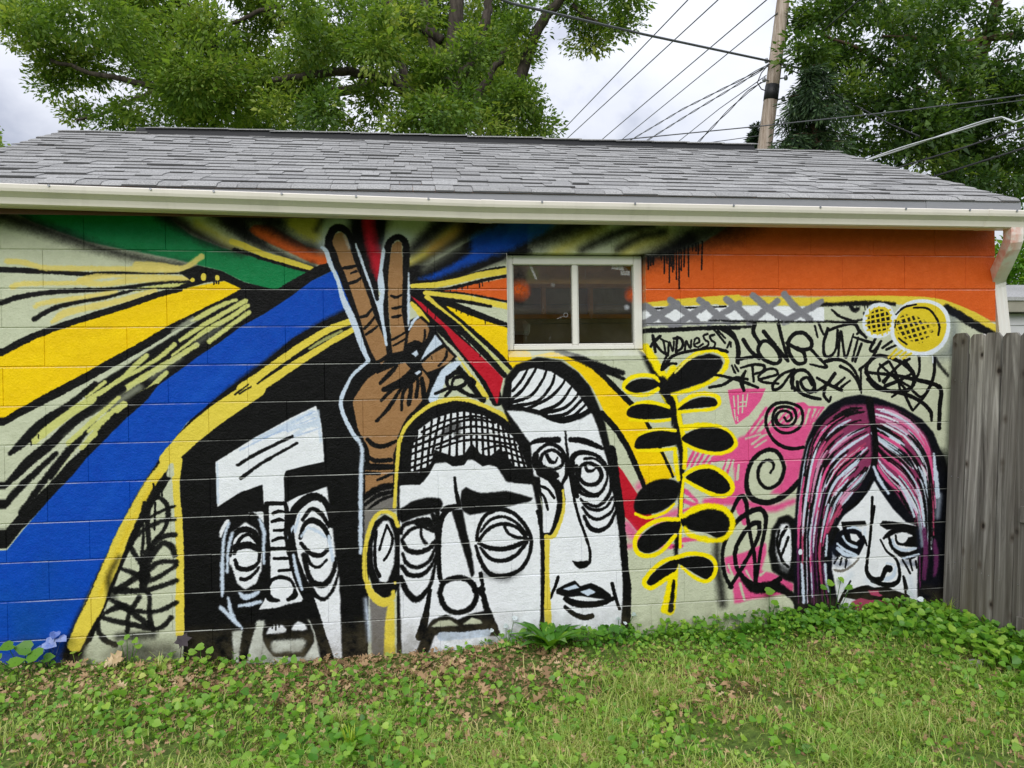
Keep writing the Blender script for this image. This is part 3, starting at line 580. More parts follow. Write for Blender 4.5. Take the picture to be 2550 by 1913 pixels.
K s2 488,760,20 510,835,18 560,862,16 617,860,18;520,880,14 560,930,16 620,945,16 670,922,14 702,870,12;530,930,14 570,980,16 620,997,16 690,960,14 717,900,12;540,980,14 570,1042,22 620,1062,24 680,1032,20 722,950,14;470,660,30 475,760,28 500,865,22
K s1 457,730,16 480,870,14 510,990,14 550,1100,14 572,1180,14 572,1240,14
fK s2 468,1233 500,1240 560,1233 580,1248 550,1275 515,1283 490,1267
K s1 390,1330,18 370,1390,16 345,1450,14;700,1365,18 715,1430,18 742,1510,16
fK s2 378,1400 430,1370 485,1348 517,1380 580,1362 640,1390 690,1428 705,1462 620,1452 520,1437 440,1444 380,1424
fC s2 415,1397 490,1370 512,1390 450,1405
fC s2 515,1412 570,1395 607,1415 560,1437
K s2 430,1452,25 480,1477,36 560,1487,36 640,1477,30 705,1452,20
W s2 500,1452,10 610,1460,8
K s2 430,1500,16 480,1540,24 540,1560,28 582,1552,28
K s2 695,600,50 715,780,56 742,900,40 760,1080,36 775,1280,36 787,1400,42 778,1620,48
K s5 o.5 690,640,20 740,940,30 770,1250,30
fW s2 285,755 330,775 370,830 385,900 375,990 345,1070 305,1080 300,900
K s1 285,805,14 330,825,14 368,875,14;280,838,10 310,870,14 332,940,14
K s2 395,790,34 408,880,42 395,960,34 350,1075,18 305,1085,14
fW s1 392,770 412,765 408,790
Y s2 418,830,10 422,930,14 395,1030,20 360,1095,22 315,1100,20
Y s2 325,1105,34 320,1250,34 325,1400,34 330,1520,36 335,1600,34
K s1 300,1080,18 303,1300,18 300,1480,18
@1200 500 .2893
P s2 o.0 0,0,1
# --- plant
@1640 940 .36164
fP s2 475,85 560,75 735,75 700,160 620,260 530,325 508,260 490,170
L s1 515,130,8 522,200,8;545,125,7 548,250,7;580,122,8 575,240,8;612,115,7 600,200,6;540,270,7 545,300,6;520,220,7 528,290,6;560,170,6 600,165,6;555,200,6 590,195,6
fP s6 545,415 640,385 740,370 780,330 990,330 1070,320 1030,400 1000,490 985,600 955,720 870,800 760,800 850,720 880,600 820,500 740,490 650,560 605,650 600,800 480,830 380,850 520,720 520,600 500,560 430,530 540,480
P s3 600,410,16 740,210,16;650,390,14 790,205,14;700,390,14 860,200,14;740,400,14 900,215,14;780,400,18 950,200,16;840,380,18 980,190,18;900,360,16 1000,200,16
fP s2 900,180 1000,168 1030,195 1140,200 1140,212 1000,212
P s3 1020,210,18 985,340,18;1060,210,16 1000,400,22;1100,210,14 1030,350,14;1130,210,12 1070,300,12
L s3 640,460,12 720,400,10 780,390,6;660,480,8 740,430,8;600,420,10 700,390,6
P s2 190,610,16 240,510,16;225,610,14 275,510,14;260,610,14 310,520,14;300,605,14 350,525,14;340,600,14 400,530,14;470,660,12 500,570,12;440,640,12 470,560,12;380,560,40 520,520,60;500,640,10 530,570,14
L s2 500,640,12 515,570,10;540,700,14 550,600,12;470,620,8 480,570,8
P s6 330,860,50 480,845,60 600,865,40 780,900,40 930,850,24
P s4 170,850,24 290,890,30;180,780,30 260,850,20;160,920,16 220,900,16;560,890,60 590,1000,30;130,1120,30 300,1110,14;60,1160,30 160,1160,14
fP s4 450,1240 600,1200 735,1135 742,1200 705,1330 800,1350 930,1420 925,1470 760,1510 640,1525 520,1560 505,1400 560,1380 470,1340
L s3 480,1290,14 510,1370,14;560,1420,18 590,1530,14;600,1330,12 640,1400,10;520,1260,8 560,1330,8;700,1360,14 740,1330,8
r2 s14 o.35 740,1480,30 900,1450,30
K s1 865,275,14 885,300,17 915,280,17 900,240,17 850,230,17 810,260,20 812,310,26 850,333,22 910,330,18 945,280,17 930,220,17 870,200,17 810,215,18 785,270,18 790,330,18 840,375,18 910,377,18 970,340,18 992,280,18 975,210,18 910,178,18 830,173,20 770,205,20 740,270,20 745,350,20 790,430,20 860,477,22 930,490,22 995,480,20
K s2 768,655,13 790,620,16 780,580,18 735,570,18 690,620,20 685,690,20 720,750,20 770,760,20 830,720,23 862,640,24 850,570,24 810,510,25 740,500,25 660,550,25 615,640,25 603,740,30 630,820,32 700,855,34 780,855,34 880,800,34 965,715,32
K s2 500,930,22 560,820,26 600,850,28 610,950,22 630,1080,23 660,1250,23 662,1400,20;500,1440,24 460,1370,23 440,1260,23 450,1150,24 520,1010,28 620,930,31 700,908,31 737,960,28 730,1050,25 700,1200,21 672,1400,16;690,1000,30 640,1010,31 580,1080,26 530,1180,26 530,1280,26 560,1350,28 620,1410,34 700,1440,44 770,1430,44 835,1385,32;690,1010,28 690,1080,27 640,1190,23 560,1330,25 490,1440,22
K s10 o.8 400,1130,36 400,1250,40 420,1400,50 440,1560,40
fK s4 780,1330 755,1200 775,1050 825,965 890,943 950,985 960,1420 880,1400
fW s6 808,1080 840,1010 890,1000 915,1070 915,1250 890,1350 840,1330 808,1200
K s9 o.7 820,1300,50 890,1340,50
K s2 880,1030,20 842,1100,20 825,1170,14;892,1100,14 870,1160,16 842,1235,12;828,1050,14 815,1150,16 850,1260,16 892,1305,14;915,1010,10 922,1200,12 910,1340,12
K s4 580,1390,30 660,1450,60 800,1440,64 900,1490,40 960,1540,60
@1220 860 .434
K s6 885,45,30 950,160,55 1010,240,64 1050,350,58 1072,450,46 1082,560,38
Yy s5 895,10,40 940,90,44 1000,190,40;1050,130,30 1010,180,30
Yy s3 985,275,16 1030,350,20 1055,380,20
@1640 940 .36164
K s5 20,40,90 80,150,62 112,250,52 140,400,42 160,560,38 156,700,32 150,850,30 143,950,24 130,1050,30 118,1210,28 115,1260,40
Yy s3 100,100,22 128,180,22 142,280,28 180,470,30 176,620,26
Yy s2 172,690,14 158,800,20 150,950,22 147,1170,15
Yy s3 120,1250,30 105,1400,46 75,1600,66;85,1360,26 62,1480,32 35,1600,40
K s3 104,1400,16 95,1480,22 82,1600,30
Yy s3 110,500,24 120,600,28 135,700,22
@1200 500 .2893
Yy s3 1620,1530,50 1750,1390,36 1860,1310,30 1990,1282,36 2090,1332,38 2103,1410,38 2040,1500,34 1930,1570,30 1800,1622,34 1640,1665,34
fK s3 1560,1640 1600,1530 1700,1420 1830,1345 1960,1312 2050,1342 2075,1400 2030,1490 1920,1560 1780,1605 1640,1650
Yp s2 1660,1480,14 1760,1380,16 1870,1310,18;2060,1460,14 1960,1550,10
@1220 860 .434
Yy s2 962,250,22 900,282,19 820,277,22 768,240,22 800,190,22 870,170,20 940,178,22 965,205,16
cK s2 775,240 820,202 890,190 960,207 958,238 890,265 820,270
Yy s2 788,365,12 850,330,16 930,328,20 1022,352,20;800,426,12 950,434,14 1030,425,14
cK s2 785,400 800,357 860,337 940,340 1030,368 1045,408 960,420 850,421
Yy s2 855,512,16 950,483,16 1062,488,18;845,600,14 950,602,16 1062,592,18
cK s2 828,572 850,525 920,497 1000,490 1072,508 1078,560 1000,582 900,592 840,592
Yy s2 835,965,16 900,988,16 1000,958,14 1055,910,12
cK s3 828,900 860,830 930,780 1010,765 1082,788 1085,840 1055,900 980,950 890,972 833,950
cK s2 1085,1005 980,1018 900,1060 848,1120 850,1168 900,1192 970,1165 1050,1090 1085,1060
Yy s2 1080,998,22 980,1000,21 890,1040,22 833,1110,23 840,1182,23 900,1208,21 980,1182,20 1062,1090,22
cK s2 1075,1222 990,1260 930,1310 898,1360 930,1378 990,1342 1065,1290
Yy s2 1072,1212,20 990,1240,21 920,1300,21 883,1360,23 920,1392,21 990,1352,21 1052,1312,20
@1640 940 .36164
Yy s2 140,190,26 220,130,26 310,110,26 400,130,26 412,180,26 360,217,20 250,227,17 150,236,17
cK s2 128,222 200,165 290,135 370,140 402,165 390,196 300,206 200,216
Yy s3 180,345,40 300,330,34 420,345,32 500,400,30 527,460,30 480,502,27 400,522,26 280,502,24 188,462,22
cK s2 155,420 220,370 310,345 420,350 490,390 517,450 480,490 400,510 300,495 220,465
cK s2 185,692 250,643 340,623 420,653 482,720 494,780 450,802 370,792 270,742
Yy s2 172,672,22 250,625,25 350,613,25 430,648,26 490,708,28 507,770,28 460,812,26 380,807,24 280,762,22 172,702,20
cK s2 155,970 240,930 340,900 430,912 487,960 503,1020 462,1082 400,1102 330,1072 230,1052 165,1022
Yy s4 165,960,26 240,910,42 340,885,36 430,898,36 492,950,36 507,1020,36 470,1092,32 400,1122,26 290,1107,34 210,1077,26 180,1035,20
cK s2 115,1262 200,1235 300,1233 362,1270 382,1330 340,1388 270,1362 190,1312
Yy s2 118,1240,22 200,1213,25 300,1218,25 372,1250,26 393,1310,26 370,1372,26 320,1402,22 240,1372,22 152,1300,14
K 90,290,5 92,330,4
# --- orange field and window surroundings
@1200 500 .2893
fL s3 390,130 2300,130 2300,400 1400,520 1400,445 390,445
Y s24 o.85 640,440,60 800,340,90 1000,220,90;1230,440,70 1400,350,110 1570,320,90
K s12 860,420,42 1000,350,50 1200,265,60 1450,205,66;1170,415,40 1350,315,50 1560,265,66
K s8 -20,420,30 200,455,40 400,430,30
K s20 300,400,110 560,300,130 960,150,170
K s26 -100,200,160 400,120,120
fB s14 -100,300 60,230 200,180 420,140 680,140 560,270 400,340 240,430 0,500 -100,520
K s20 o.85 -80,200,110 60,140,110
@0 0 1
fO s5 1606,640 1640,640 1740,610 1820,560 1860,520 2490,520 2490,800 2468,800 2427,778 2360,754 2292,744 2140,738 1970,737 1800,737 1606,757
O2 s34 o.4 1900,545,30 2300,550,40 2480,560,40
@1200 500 .2893
K s34 2300,130,170 2150,210,170 1950,260,175 1800,325,160 1650,400,110 1500,465,66 1420,490,44
K s12 1800,330,110 1650,400,80 1500,468,50 1420,495,34
K 1430,480,12 1430,585,9;1452,480,10 1450,555,7;1475,480,10 1472,545,8;1540,480,10 1545,510,8;1570,460,12 1568,625,9;1612,440,12 1612,700,10;1640,430,12 1640,615,8;1650,430,10 1652,590,7;1672,420,12 1673,675,9;1695,420,14 1696,755,9;1712,420,10 1715,600,7;1742,400,12 1738,565,8;1775,390,14 1778,650,10;1810,380,10 1812,430,8;1860,360,10 1860,465,8;1895,350,12 1890,590,10;1840,370,10 1842,430,8;1590,450,10 1590,540,7;1625,440,10 1626,560,7
Yo s2 1400,905,46 1600,885,56 1900,862,62 2200,842,62
@1800 500 .33906
Yo s2 -20,735,52 300,735,52 640,740,56 1000,730,56 1300,730,56 1550,742,52 1700,792,62 1850,862,72 1985,945,72
K s4 700,762,18 900,757,26 1100,750,30 1260,757,20;1640,788,52 1750,850,52 1850,912,52 1985,985,46
fW s2 -620,775 0,770 740,780 745,890 0,882 -620,900
@1200 500 .2893
K s2 1470,927,12 1900,917,14 2100,910,10
Gx s3 1410,905,55 1520,990,55 1640,1065,50;1410,1050,52 1530,980,55 1680,885,50;1620,855,55 1740,950,55 1860,1045,45;1680,1065,50 1800,980,55 1940,895,50;1870,855,50 1990,950,55 2120,1045,50;1950,1055,46 2050,980,46 2212,885,50;2100,845,50 2220,935,50;1400,1060,24 1800,1055,24 2212,1045,20;1640,1085,70
@1800 500 .33906
Gx s3 30,725,42 120,800,46 210,882,46;190,895,42 300,810,42 400,735,40;220,695,46 330,790,46 420,850,42 480,882,40;450,685,46 530,780,46 640,875,42;450,890,46 560,830,46 680,765,42 725,735,30
K s3 50,930,16 200,925,14;-100,878,8 200,885,10 740,888,8;750,882,8 900,892,14 1020,872,10
@1200 500 .2893
K s2 1420,1117,36 1700,1107,32 2000,1092,30 2212,1092,28
# words
K s1 1470,1160,26 1480,1230,24 1492,1300,22;1530,1165,26 1470,1225,24 1452,1252,22;1480,1215,22 1540,1290,20 1600,1330,18;1560,1200,18 1580,1310,16;1540,1190,14 1592,1212,12;1600,1322,16 1612,1220,18 1642,1290,16 1652,1212,16;1680,1170,20 1668,1302,18;1650,1185,20 1702,1180,20 1728,1220,20 1716,1270,20 1668,1295,18;1745,1282,18 1757,1210,18 1790,1265,16 1802,1200,16;1830,1232,15 1870,1215,15 1860,1182,15 1832,1192,15 1825,1240,17 1860,1257,16 1902,1230,14
K s1 1940,1145,17 1905,1162,17 1918,1195,17 1948,1218,17 1935,1252,17 1900,1262,14;1998,1150,17 1962,1166,17 1975,1200,17 2006,1226,17 1992,1262,17 1955,1270,14;2030,1270,18 2060,1290,18 2102,1290,20;2000,1110,16 2090,1222,16;2030,1115,16 2092,1180,14;2110,1265,14 2132,1215,14;2140,1255,12 2142,1220,12
K s1 2112,1300,20 2000,1267,20 1850,1282,20 1700,1312,22 1620,1352,26 1590,1400,26 1545,1452,22;1592,1330,20 1560,1400,18 1550,1452,20 1620,1402,18 1672,1402,16
K s1 2090,1090,35 2170,1160,30 2202,1280,30 2190,1392,20;2150,1420,12 2180,1480,12;2175,1410,12 2205,1460,12
@1800 500 .33906
K s1 -20,930,30 80,1000,28 115,1090,26 110,1192,20;110,1165,20 180,1150,22 260,1142,18;150,1020,28 200,1100,26 265,1155,26
K s1 235,900,26 222,965,26 270,1045,24;272,1045,24 258,1100,24 300,1165,24 380,1195,24 422,1165,25 395,1095,24 335,1035,24 290,1032,22 268,1062,22;300,960,28 380,1060,26 477,1175,22;408,905,24 430,1000,22 475,1165,18
K s1 470,1045,24 560,1092,24 640,1080,25 645,1025,26 590,970,26 520,980,25 480,1040,25 490,1120,25 540,1192,25 602,1182,23 592,1112,27 545,1085,32;650,1095,20 700,1150,18 760,1222,18 640,1200,13
K s1 675,920,16 695,1000,14;705,905,18 737,980,14;770,940,22 740,1040,22 745,1130,20 790,1140,18 830,1080,16 842,950,18;845,1150,16 865,960,18 900,1150,16 957,980,14;948,1175,15 992,1005,15;985,978,16 1002,962,13;970,1180,16 1017,1050,18;960,1000,14 1050,1030,18 1112,1042,14;1120,1010,18 1080,1090,18 1110,1100,16 1160,1030,15 1090,1160,16 1000,1240,16
K s1 780,950,16 860,920,18 960,905,16 1000,960,17 1050,1002,14;750,1180,25 830,1165,22 900,1185,20 960,1240,20 1000,1330,18 1015,1412,10;860,1215,22 920,1245,18 970,1300,16 1008,1390,11;1010,1240,14 1015,1400,12;1170,1080,16 1240,1030,16;1200,1092,16 1292,1050,14
K s1 65,1210,14 85,1262,12;90,1215,14 112,1252,12;-100,1370,18 0,1350,18 90,1300,20 180,1310,16;-130,1270,14 0,1287,18 150,1330,20 257,1372,16;165,1250,16 135,1320,32 152,1392,20
K s1 215,1210,18 225,1325,16;130,1225,14 220,1203,18 300,1210,20 292,1250,18 230,1272,16;260,1312,16 340,1292,16 400,1270,16 380,1235,16 320,1240,16 260,1290,16 290,1330,16 405,1342,14;522,1240,20 440,1270,18 370,1340,18 370,1387,18 430,1362,18 510,1260,18 507,1375,20
K s1 530,1390,22 500,1330,22 530,1255,22 600,1245,22 650,1300,22 672,1370,27 640,1402,27 590,1372,21 570,1320,20 620,1297,20 652,1350,20;545,1330,22 560,1400,22 640,1440,22 715,1455,18;690,1300,18 780,1350,22 872,1392,20;820,1270,26 760,1350,24 678,1402,16;750,1370,20 742,1430,20 778,1472,18 792,1440,14;822,1362,22 892,1300,14;870,1367,18 932,1320,10
K s1 1050,1260,26 1060,1200,26 1130,1140,25 1220,1150,23 1330,1200,25 1400,1280,26 1390,1360,26 1320,1400,26 1200,1390,24 1100,1330,24 1050,1260,24;1150,1320,18 1140,1240,18 1210,1180,20;1180,1330,28 1230,1270,20 1300,1200,18 1370,1160,16;1190,1360,26 1300,1315,22 1385,1270,18
K s1 1300,1400,16 1280,1290,18 1220,1180,16;1060,1260,18 1250,1280,23 1400,1310,26 1560,1350,29 1602,1400,29 1592,1500,29 1587,1670,27;1250,1290,16 1350,1392,16;1060,1310,20 1140,1380,23 1300,1410,23 1430,1460,25 1520,1540,25 1532,1612,18;1330,1410,16 1385,1525,18 1412,1520,14 1500,1400,20 1547,1280,23 1552,1150,20;1440,1140,18 1440,1250,18 1400,1330,16;1330,1170,18 1400,1260,18 1410,1330,20;1380,1380,18 1450,1440,18 1500,1400,14
K s1 1240,1440,12 1300,1400,12;1150,1200,16 1250,1290,16 1380,1370,16
K s5 o.8 1560,1160,18 1600,1222,22 1652,1285,18
K s4 925,757,25 960,800,28 992,790,22;1040,830,20
K s2 800,800,14 860,850,16 980,892,16;980,910,18 1010,960,18 1052,1002,16;1040,760,6 1042,800,5;1060,765,6 1060,810,5
n s16 o.45 1690,860,60 1680,1080,70 1560,1150,30
cCw s2 1022,900 1040,820 1095,760 1165,748 1225,770 1262,840 1255,920 1220,980 1150,1008 1080,998 1040,960
cYd s2 1055,900 1065,840 1105,790 1165,778 1210,795 1232,850 1230,920 1195,965 1150,980 1095,970 1065,940
cK s1 1060,900 1072,845 1110,805 1165,798 1205,815 1222,855 1220,915 1190,955 1150,970 1100,962 1070,935
Yd s1 1075,800,10 1095,980,10;1110,790,11 1135,980,11;1145,780,11 1170,985,10;1185,785,11 1205,970,10;1050,845,10 1230,800,10;1050,880,11 1235,840,11;1050,915,11 1235,880,11;1060,950,10 1235,920,11;1090,975,8 1225,950,10
cCw s2 1235,1000 1240,900 1275,810 1350,745 1450,722 1560,740 1640,800 1668,890 1655,1000 1600,1085 1500,1140 1380,1125 1290,1075
cYd s2 1262,990 1265,900 1300,820 1370,765 1460,748 1550,765 1615,820 1640,900 1625,990 1580,1060 1490,1105 1390,1098 1310,1060
fK s3 o.9 1272,960 1280,880 1330,830 1420,850 1500,880 1560,905 1545,965 1455,1048 1340,1015
Yd s1 1262,900,12 1330,1030,12;1290,850,13 1370,1040,13;1330,825,14 1410,1055,14;1370,830,14 1455,1050,14;1410,840,15 1495,1040,15;1450,850,14 1530,1010,15;1490,870,16 1560,960,16
Yd s1 1260,880,12 1420,830,12;1260,925,12 1500,855,12;1265,965,13 1560,885,13;1290,1005,12 1570,925,13;1330,1030,12 1570,965,14;1400,1045,10 1540,1005,12
Yd s4 o.8 1480,870,40 1540,900,50 1500,980,30
K s1 1270,835,9 1330,783,13 1420,760,9;1400,785,9 1500,790,13 1560,850,14 1588,920,14 1580,985,12;1290,1010,10 1350,1055,10;1270,880,8 1262,930,8;1300,800,8 1350,770,8
Yd s1 1215,1152,13 1272,1090,15;1240,1157,13 1312,1100,15;1290,1152,12 1342,1110,14;1320,1157,12 1382,1120,15
Cw 1540,1135,6 1541,1190,4;1290,1140,6 1291,1160,4
# --- face four
@1940 960 .36164
fN s3 100,1000 120,740 145,560 185,380 255,235 345,135 450,80 560,62 680,85 850,150 980,230 1060,320 1100,420 1140,500 1160,600 1190,700 1190,1660 100,1660
K s14 1120,480,50 1150,560,60
fPq s6 o.9 600,130 450,135 310,230 215,390 165,640 135,1000 300,1000 420,830 560,690 640,540 630,300
fPq s6 o.9 640,130 760,145 900,215 1010,345 1060,480 1080,760 1000,1000 920,900 820,770 740,660 670,540
HAIR
K s2 620,105,50 645,250,36 665,400,32 660,500,36 640,590,44
fW s3 645,640 700,725 790,850 880,935 945,965 952,1200 950,1660 430,1660 395,1440 362,1260 365,1150 385,1000 430,905 520,835 600,740
fN s3 640,540 700,640 800,740 880,870 945,960 870,937 780,845 700,730 655,650 620,720 540,815 450,880 420,930 390,900 470,800 560,690
K s2 640,640,14 590,740,16 530,810,18 470,850,18
C s3 650,560,14 690,650,22 750,740,14;820,650,8 880,770,14 930,900,14
Pd s3 420,830,18 370,920,20 330,1010,18;430,850,10 400,900,14
fK s2 425,937 590,930 602,962 500,972 440,1005
fK s2 690,962 710,930 780,935 880,955 965,972 955,1002 850,985 740,992
K s3 395,1000,40 385,1100,60 400,1160,40
C s5 o.7 590,980,16 585,1060,16;960,900,20 985,1100,20
K s1 640,770,18 635,900,16 625,1050,16 605,1200,18 602,1280,24 640,1330,32 700,1332,32 722,1290,30 740,1260,42 760,1262,42;655,830,14 640,950,12;695,1060,8 740,1140,12 800,1190,16 827,1260,18 822,1340,24 770,1372,32 700,1365,26 640,1342,26
C s3 735,1335,26 785,1310,22 800,1250,12;740,1222,8 790,1232,10
fN s2 368,1080 400,1010 480,968 560,1000 592,1080 550,1165 470,1192 400,1160
C s2 400,1090,14 450,1130,16 530,1167,14;400,1120,20 450,1160,26 520,1172,14;440,1040,16 480,1090,18 530,1112,14;470,982,10 520,975,14 560,1000,12
fW s1 485,1018 530,1023 552,1055 530,1077 495,1062
K s1 450,1010,16 470,1062,16 520,1087,16;580,1040,14 602,1100,10;400,1190,14 378,1222,12;430,1190,12 418,1232,14;462,1200,14 455,1252,10
Gd s2 380,1270,12 440,1275,16 500,1240,14 550,1190,8
K s2 720,1050,14 760,1010,18 830,990,18 900,1000,22 945,1040,34;755,1040,14 770,1100,18 830,1160,26 900,1182,26 962,1150,26
fK s2 885,1045 962,1030 964,1115 870,1108 838,1092 870,1075
K s3 740,1040,18 790,1005,30 860,990,34 940,1010,40;770,1070,20 800,1135,26 880,1165,34 955,1140,30
n s7 o.5 850,1215,24 930,1230,24;960,1000,24 968,1150,24
n s8 o.5 372,1120,26 390,1220,22 470,1225,22
C s2 780,1060,14 800,1110,16 860,1132,18 937,1120,14;850,1190,10 960,1162,14
fW s1 808,1042 850,1030 887,1050 852,1082 820,1072
K s1 800,1030,12 810,1080,14 850,1095,14;900,1200,14 917,1272,10;940,1210,14 947,1255,10;850,1200,10 902,1292,12
fK s2 438,1455 480,1410 560,1380 610,1373 650,1390 740,1385 800,1410 885,1442 850,1500 700,1500 560,1480
fPd s2 610,1410 700,1408 755,1432 690,1452 630,1442
fPd s2 495,1490 560,1460 620,1475 800,1478 835,1500 830,1580 500,1580
K s2 700,1420,30 790,1450,40 850,1470,20
K s1 490,1345,10 450,1420,16 408,1505,14;855,1315,16 870,1380,26 882,1480,26
C s9 o.5 490,1300,30 440,1380,20;900,1330,30 920,1450,30;600,1340,14 640,1370,10
C s3 155,1230,15 165,1400,19 170,1490,19;315,1230,15 325,1350,15 340,1420,10;330,1030,10 320,1170,14;1065,470,14 1075,640,30;1080,600,26 1090,760,30
C s6 o.6 1100,760,40 1090,900,30
Pp s5 1070,1070,22 1082,1200,32 1070,1310,22;1000,990,18 1012,1150,26 1000,1330,18
Cw 145,1138,24 145,1152,24
fN s6 o.8 1040,1340 1190,1200 1190,1660 960,1660 980,1420
"""

# ------------------------------------------------------------------ the painted wall: a picture of the paint, computed here from strokes
WX, WZ = 14*.4064, 12*.2032
PH = np.array([[.00192073,-.0000365,.0232],[0,0,0],[0,0,1.]])   # replaced below
def px_to_wall(P):
    d = np.stack([(P[:,0]-1275)/1850, (P[:,1]-956.5)/1850, np.ones(len(P))], 1) @ CM0
    t = -C0[1]/d[:,1]
    return np.stack([C0[0]+t*d[:,0], C0[2]+t*d[:,2]], 1)
C0 = np.array([2.10144, -4.16348, 1.52412]); CM0 = np.array([[.991, -.13296, -.01556], [-.01634, -.00477, -.99986], [.13286, .99111, -.0069]])
TPM = 450.
def stroke_map(P):
    w = px_to_wall(P); e = px_to_wall(P+[1., 0]); f = px_to_wall(P+[0, 1.])
    sc = np.sqrt(np.abs((e-w)[:,0]*(f-w)[:,1]-(e-w)[:,1]*(f-w)[:,0]))*TPM
    return np.stack([w[:,0]*TPM, (WZ-w[:,1])*TPM], 1), sc
TW, TH = int(round(WX*TPM)), int(round(WZ*TPM))
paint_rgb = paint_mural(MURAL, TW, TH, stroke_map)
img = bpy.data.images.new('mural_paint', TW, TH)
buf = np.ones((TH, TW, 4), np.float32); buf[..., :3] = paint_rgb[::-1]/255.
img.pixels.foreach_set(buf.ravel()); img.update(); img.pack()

def make_mural_mat():
    k = MK('painted_block'); P = k.pos(); s = k.sep(P)
    uv = k.comb(k.math('DIVIDE', s[0], WX), k.math('DIVIDE', s[2], WZ))
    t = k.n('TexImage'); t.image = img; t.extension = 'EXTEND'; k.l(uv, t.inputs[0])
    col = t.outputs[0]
    # up-facing ledges of the bed joints mixed towards pale grey, broken by noise
    nz = k.sep(k.n('NewGeometry').outputs['True Normal'])[2]
    led = k.math('MULTIPLY', k.mr(nz, .35, .6, 0, 1), k.mr(k.noise(3.4, 6, .68, P), .38, .62, .0, .66))
    col = k.mix(led, col, srgb(205, 208, 198))
    # pin holes of the concrete face, wear
    pit = k.noise(150, 3, .6, P)
    col = k.mix(k.mr(pit, .68, .78, 0, .25), col, srgb(150, 148, 138))
    blot = k.noise(3.2, 5, .6, P); col = k.mix(k.mr(blot, .35, .7, .0, .07), col, (.02, .02, .02))
    # soil splashed on the foot of the wall
    dirt = k.math('MULTIPLY', k.mr(s[2], .06, .24, .55, 0), k.mr(k.noise(9, 5, .65, P), .38, .62, 0, 1))
    col = k.mix(dirt, col, srgb(92, 84, 62))
    h = k.math('ADD', k.noise(85, 5, .65, P), k.math('MULTIPLY', k.noise(24, 3, .5, P), .9))
    b = k.bump(h, .42, .012)
    return k.fin(col, k.mr(k.noise(40, 3, .5, P), .3, .7, .40, .6), b, .13)
M_MURAL = make_mural_mat()
def simple(name, col, rough=.6, bs=None, bscale=60, var=.12, spec=.4, nscale=6):
    k = MK(name); P = k.pos(); n = k.noise(nscale, 5, .6, P)
    c = k.mix(k.mr(n, .3, .7, 0, var*2), col, tuple(x*.55 for x in col))
    b = k.bump(k.noise(bscale, 4, .6, P), bs, .01) if bs else None
    return k.fin(c, rough, b, spec)
def make_gutter_mat():
    k = MK('gutter_paint'); P = k.pos(); n = k.noise(1., 5, .62, k.mapv(P, (16, 2, 1.6))); n2 = k.noise(4, 5, .6, P); z = k.sep(k.nrm())[2]
    c = k.mix(k.mr(n, .55, .76, 0, .16), srgb(224, 217, 206), srgb(160, 152, 134)); c = k.mix(k.mr(n2, .5, .75, 0, .25), c, srgb(172, 168, 158))
    return k.fin(c, k.mr(n2, .3, .7, .3, .5), k.bump(n2, .12, .02), .45)
M_GUT = make_gutter_mat()
M_FASC = simple('brown_board', srgb(96, 62, 46), .7, .2, 50, .25)
M_FLASH = simple('grey_flashing', srgb(140, 142, 146), .4, .05, 20, .1, .6)
M_FRAME = simple('window_paint', srgb(228, 226, 218), .45, .15, 90, .10)
M_WOODIN = simple('stud_timber', srgb(240, 168, 112), .7, .2, 40, .3)
M_BOARDIN = simple('inner_board', srgb(190, 172, 150), .8, .2, 30, .3)
M_BLOCKIN = simple('bare_block', srgb(190, 186, 176), .9, .3, 60, .2)
M_DARK = simple('dark_plastic', (.02, .02, .022), .5, None)
M_CARD = simple('cardboard', srgb(160, 124, 84), .8, .1, 60, .15)
M_WHITE = simple('white_paper', srgb(220, 220, 216), .7, .1, 60, .05)
M_METAL = simple('grey_metal', srgb(150, 152, 155), .35, None); M_METAL.node_tree.nodes['Principled BSDF'].inputs['Metallic'].default_value = .7
def make_shingle():
    k = MK('asphalt_shingle'); P = k.pos(); r = k.rnd()
    base = k.ramp(r, [(0, srgb(158, 158, 157)), (.25, srgb(170, 170, 168)), (.75, srgb(178, 178, 176)), (1, srgb(186, 186, 184))])
    g = k.noise(120, 4, .75, P); c = k.mix(k.mr(g, .38, .62, 0, .62), base, srgb(88, 87, 88), 'MIX')
    g2 = k.noise(210, 2, .7, P); c = k.mix(k.mr(g2, .6, .72, 0, .5), c, srgb(190, 190, 190))
    st = k.noise(1.7, 6, .62, P); c = k.mix(k.mr(st, .45, .72, 0, .28), c, srgb(104, 103, 100))
    return k.fin(c, .97, k.bump(g, .6, .008), .12)
M_SH = make_shingle()
M_BUTT = simple('shingle_edge', srgb(92, 92, 93), .9, None)
M_VENT = simple('vent_black', (.022, .023, .027), .6, None)

garage = empty('garage', (0, 0, 0), 'low concrete block garage with grey shingle roof and a mural of faces on it', 'garage')
BW, BH = .4064, .2032
WIN = (2.640, 3.448, BH*8, BH*11)           # opening
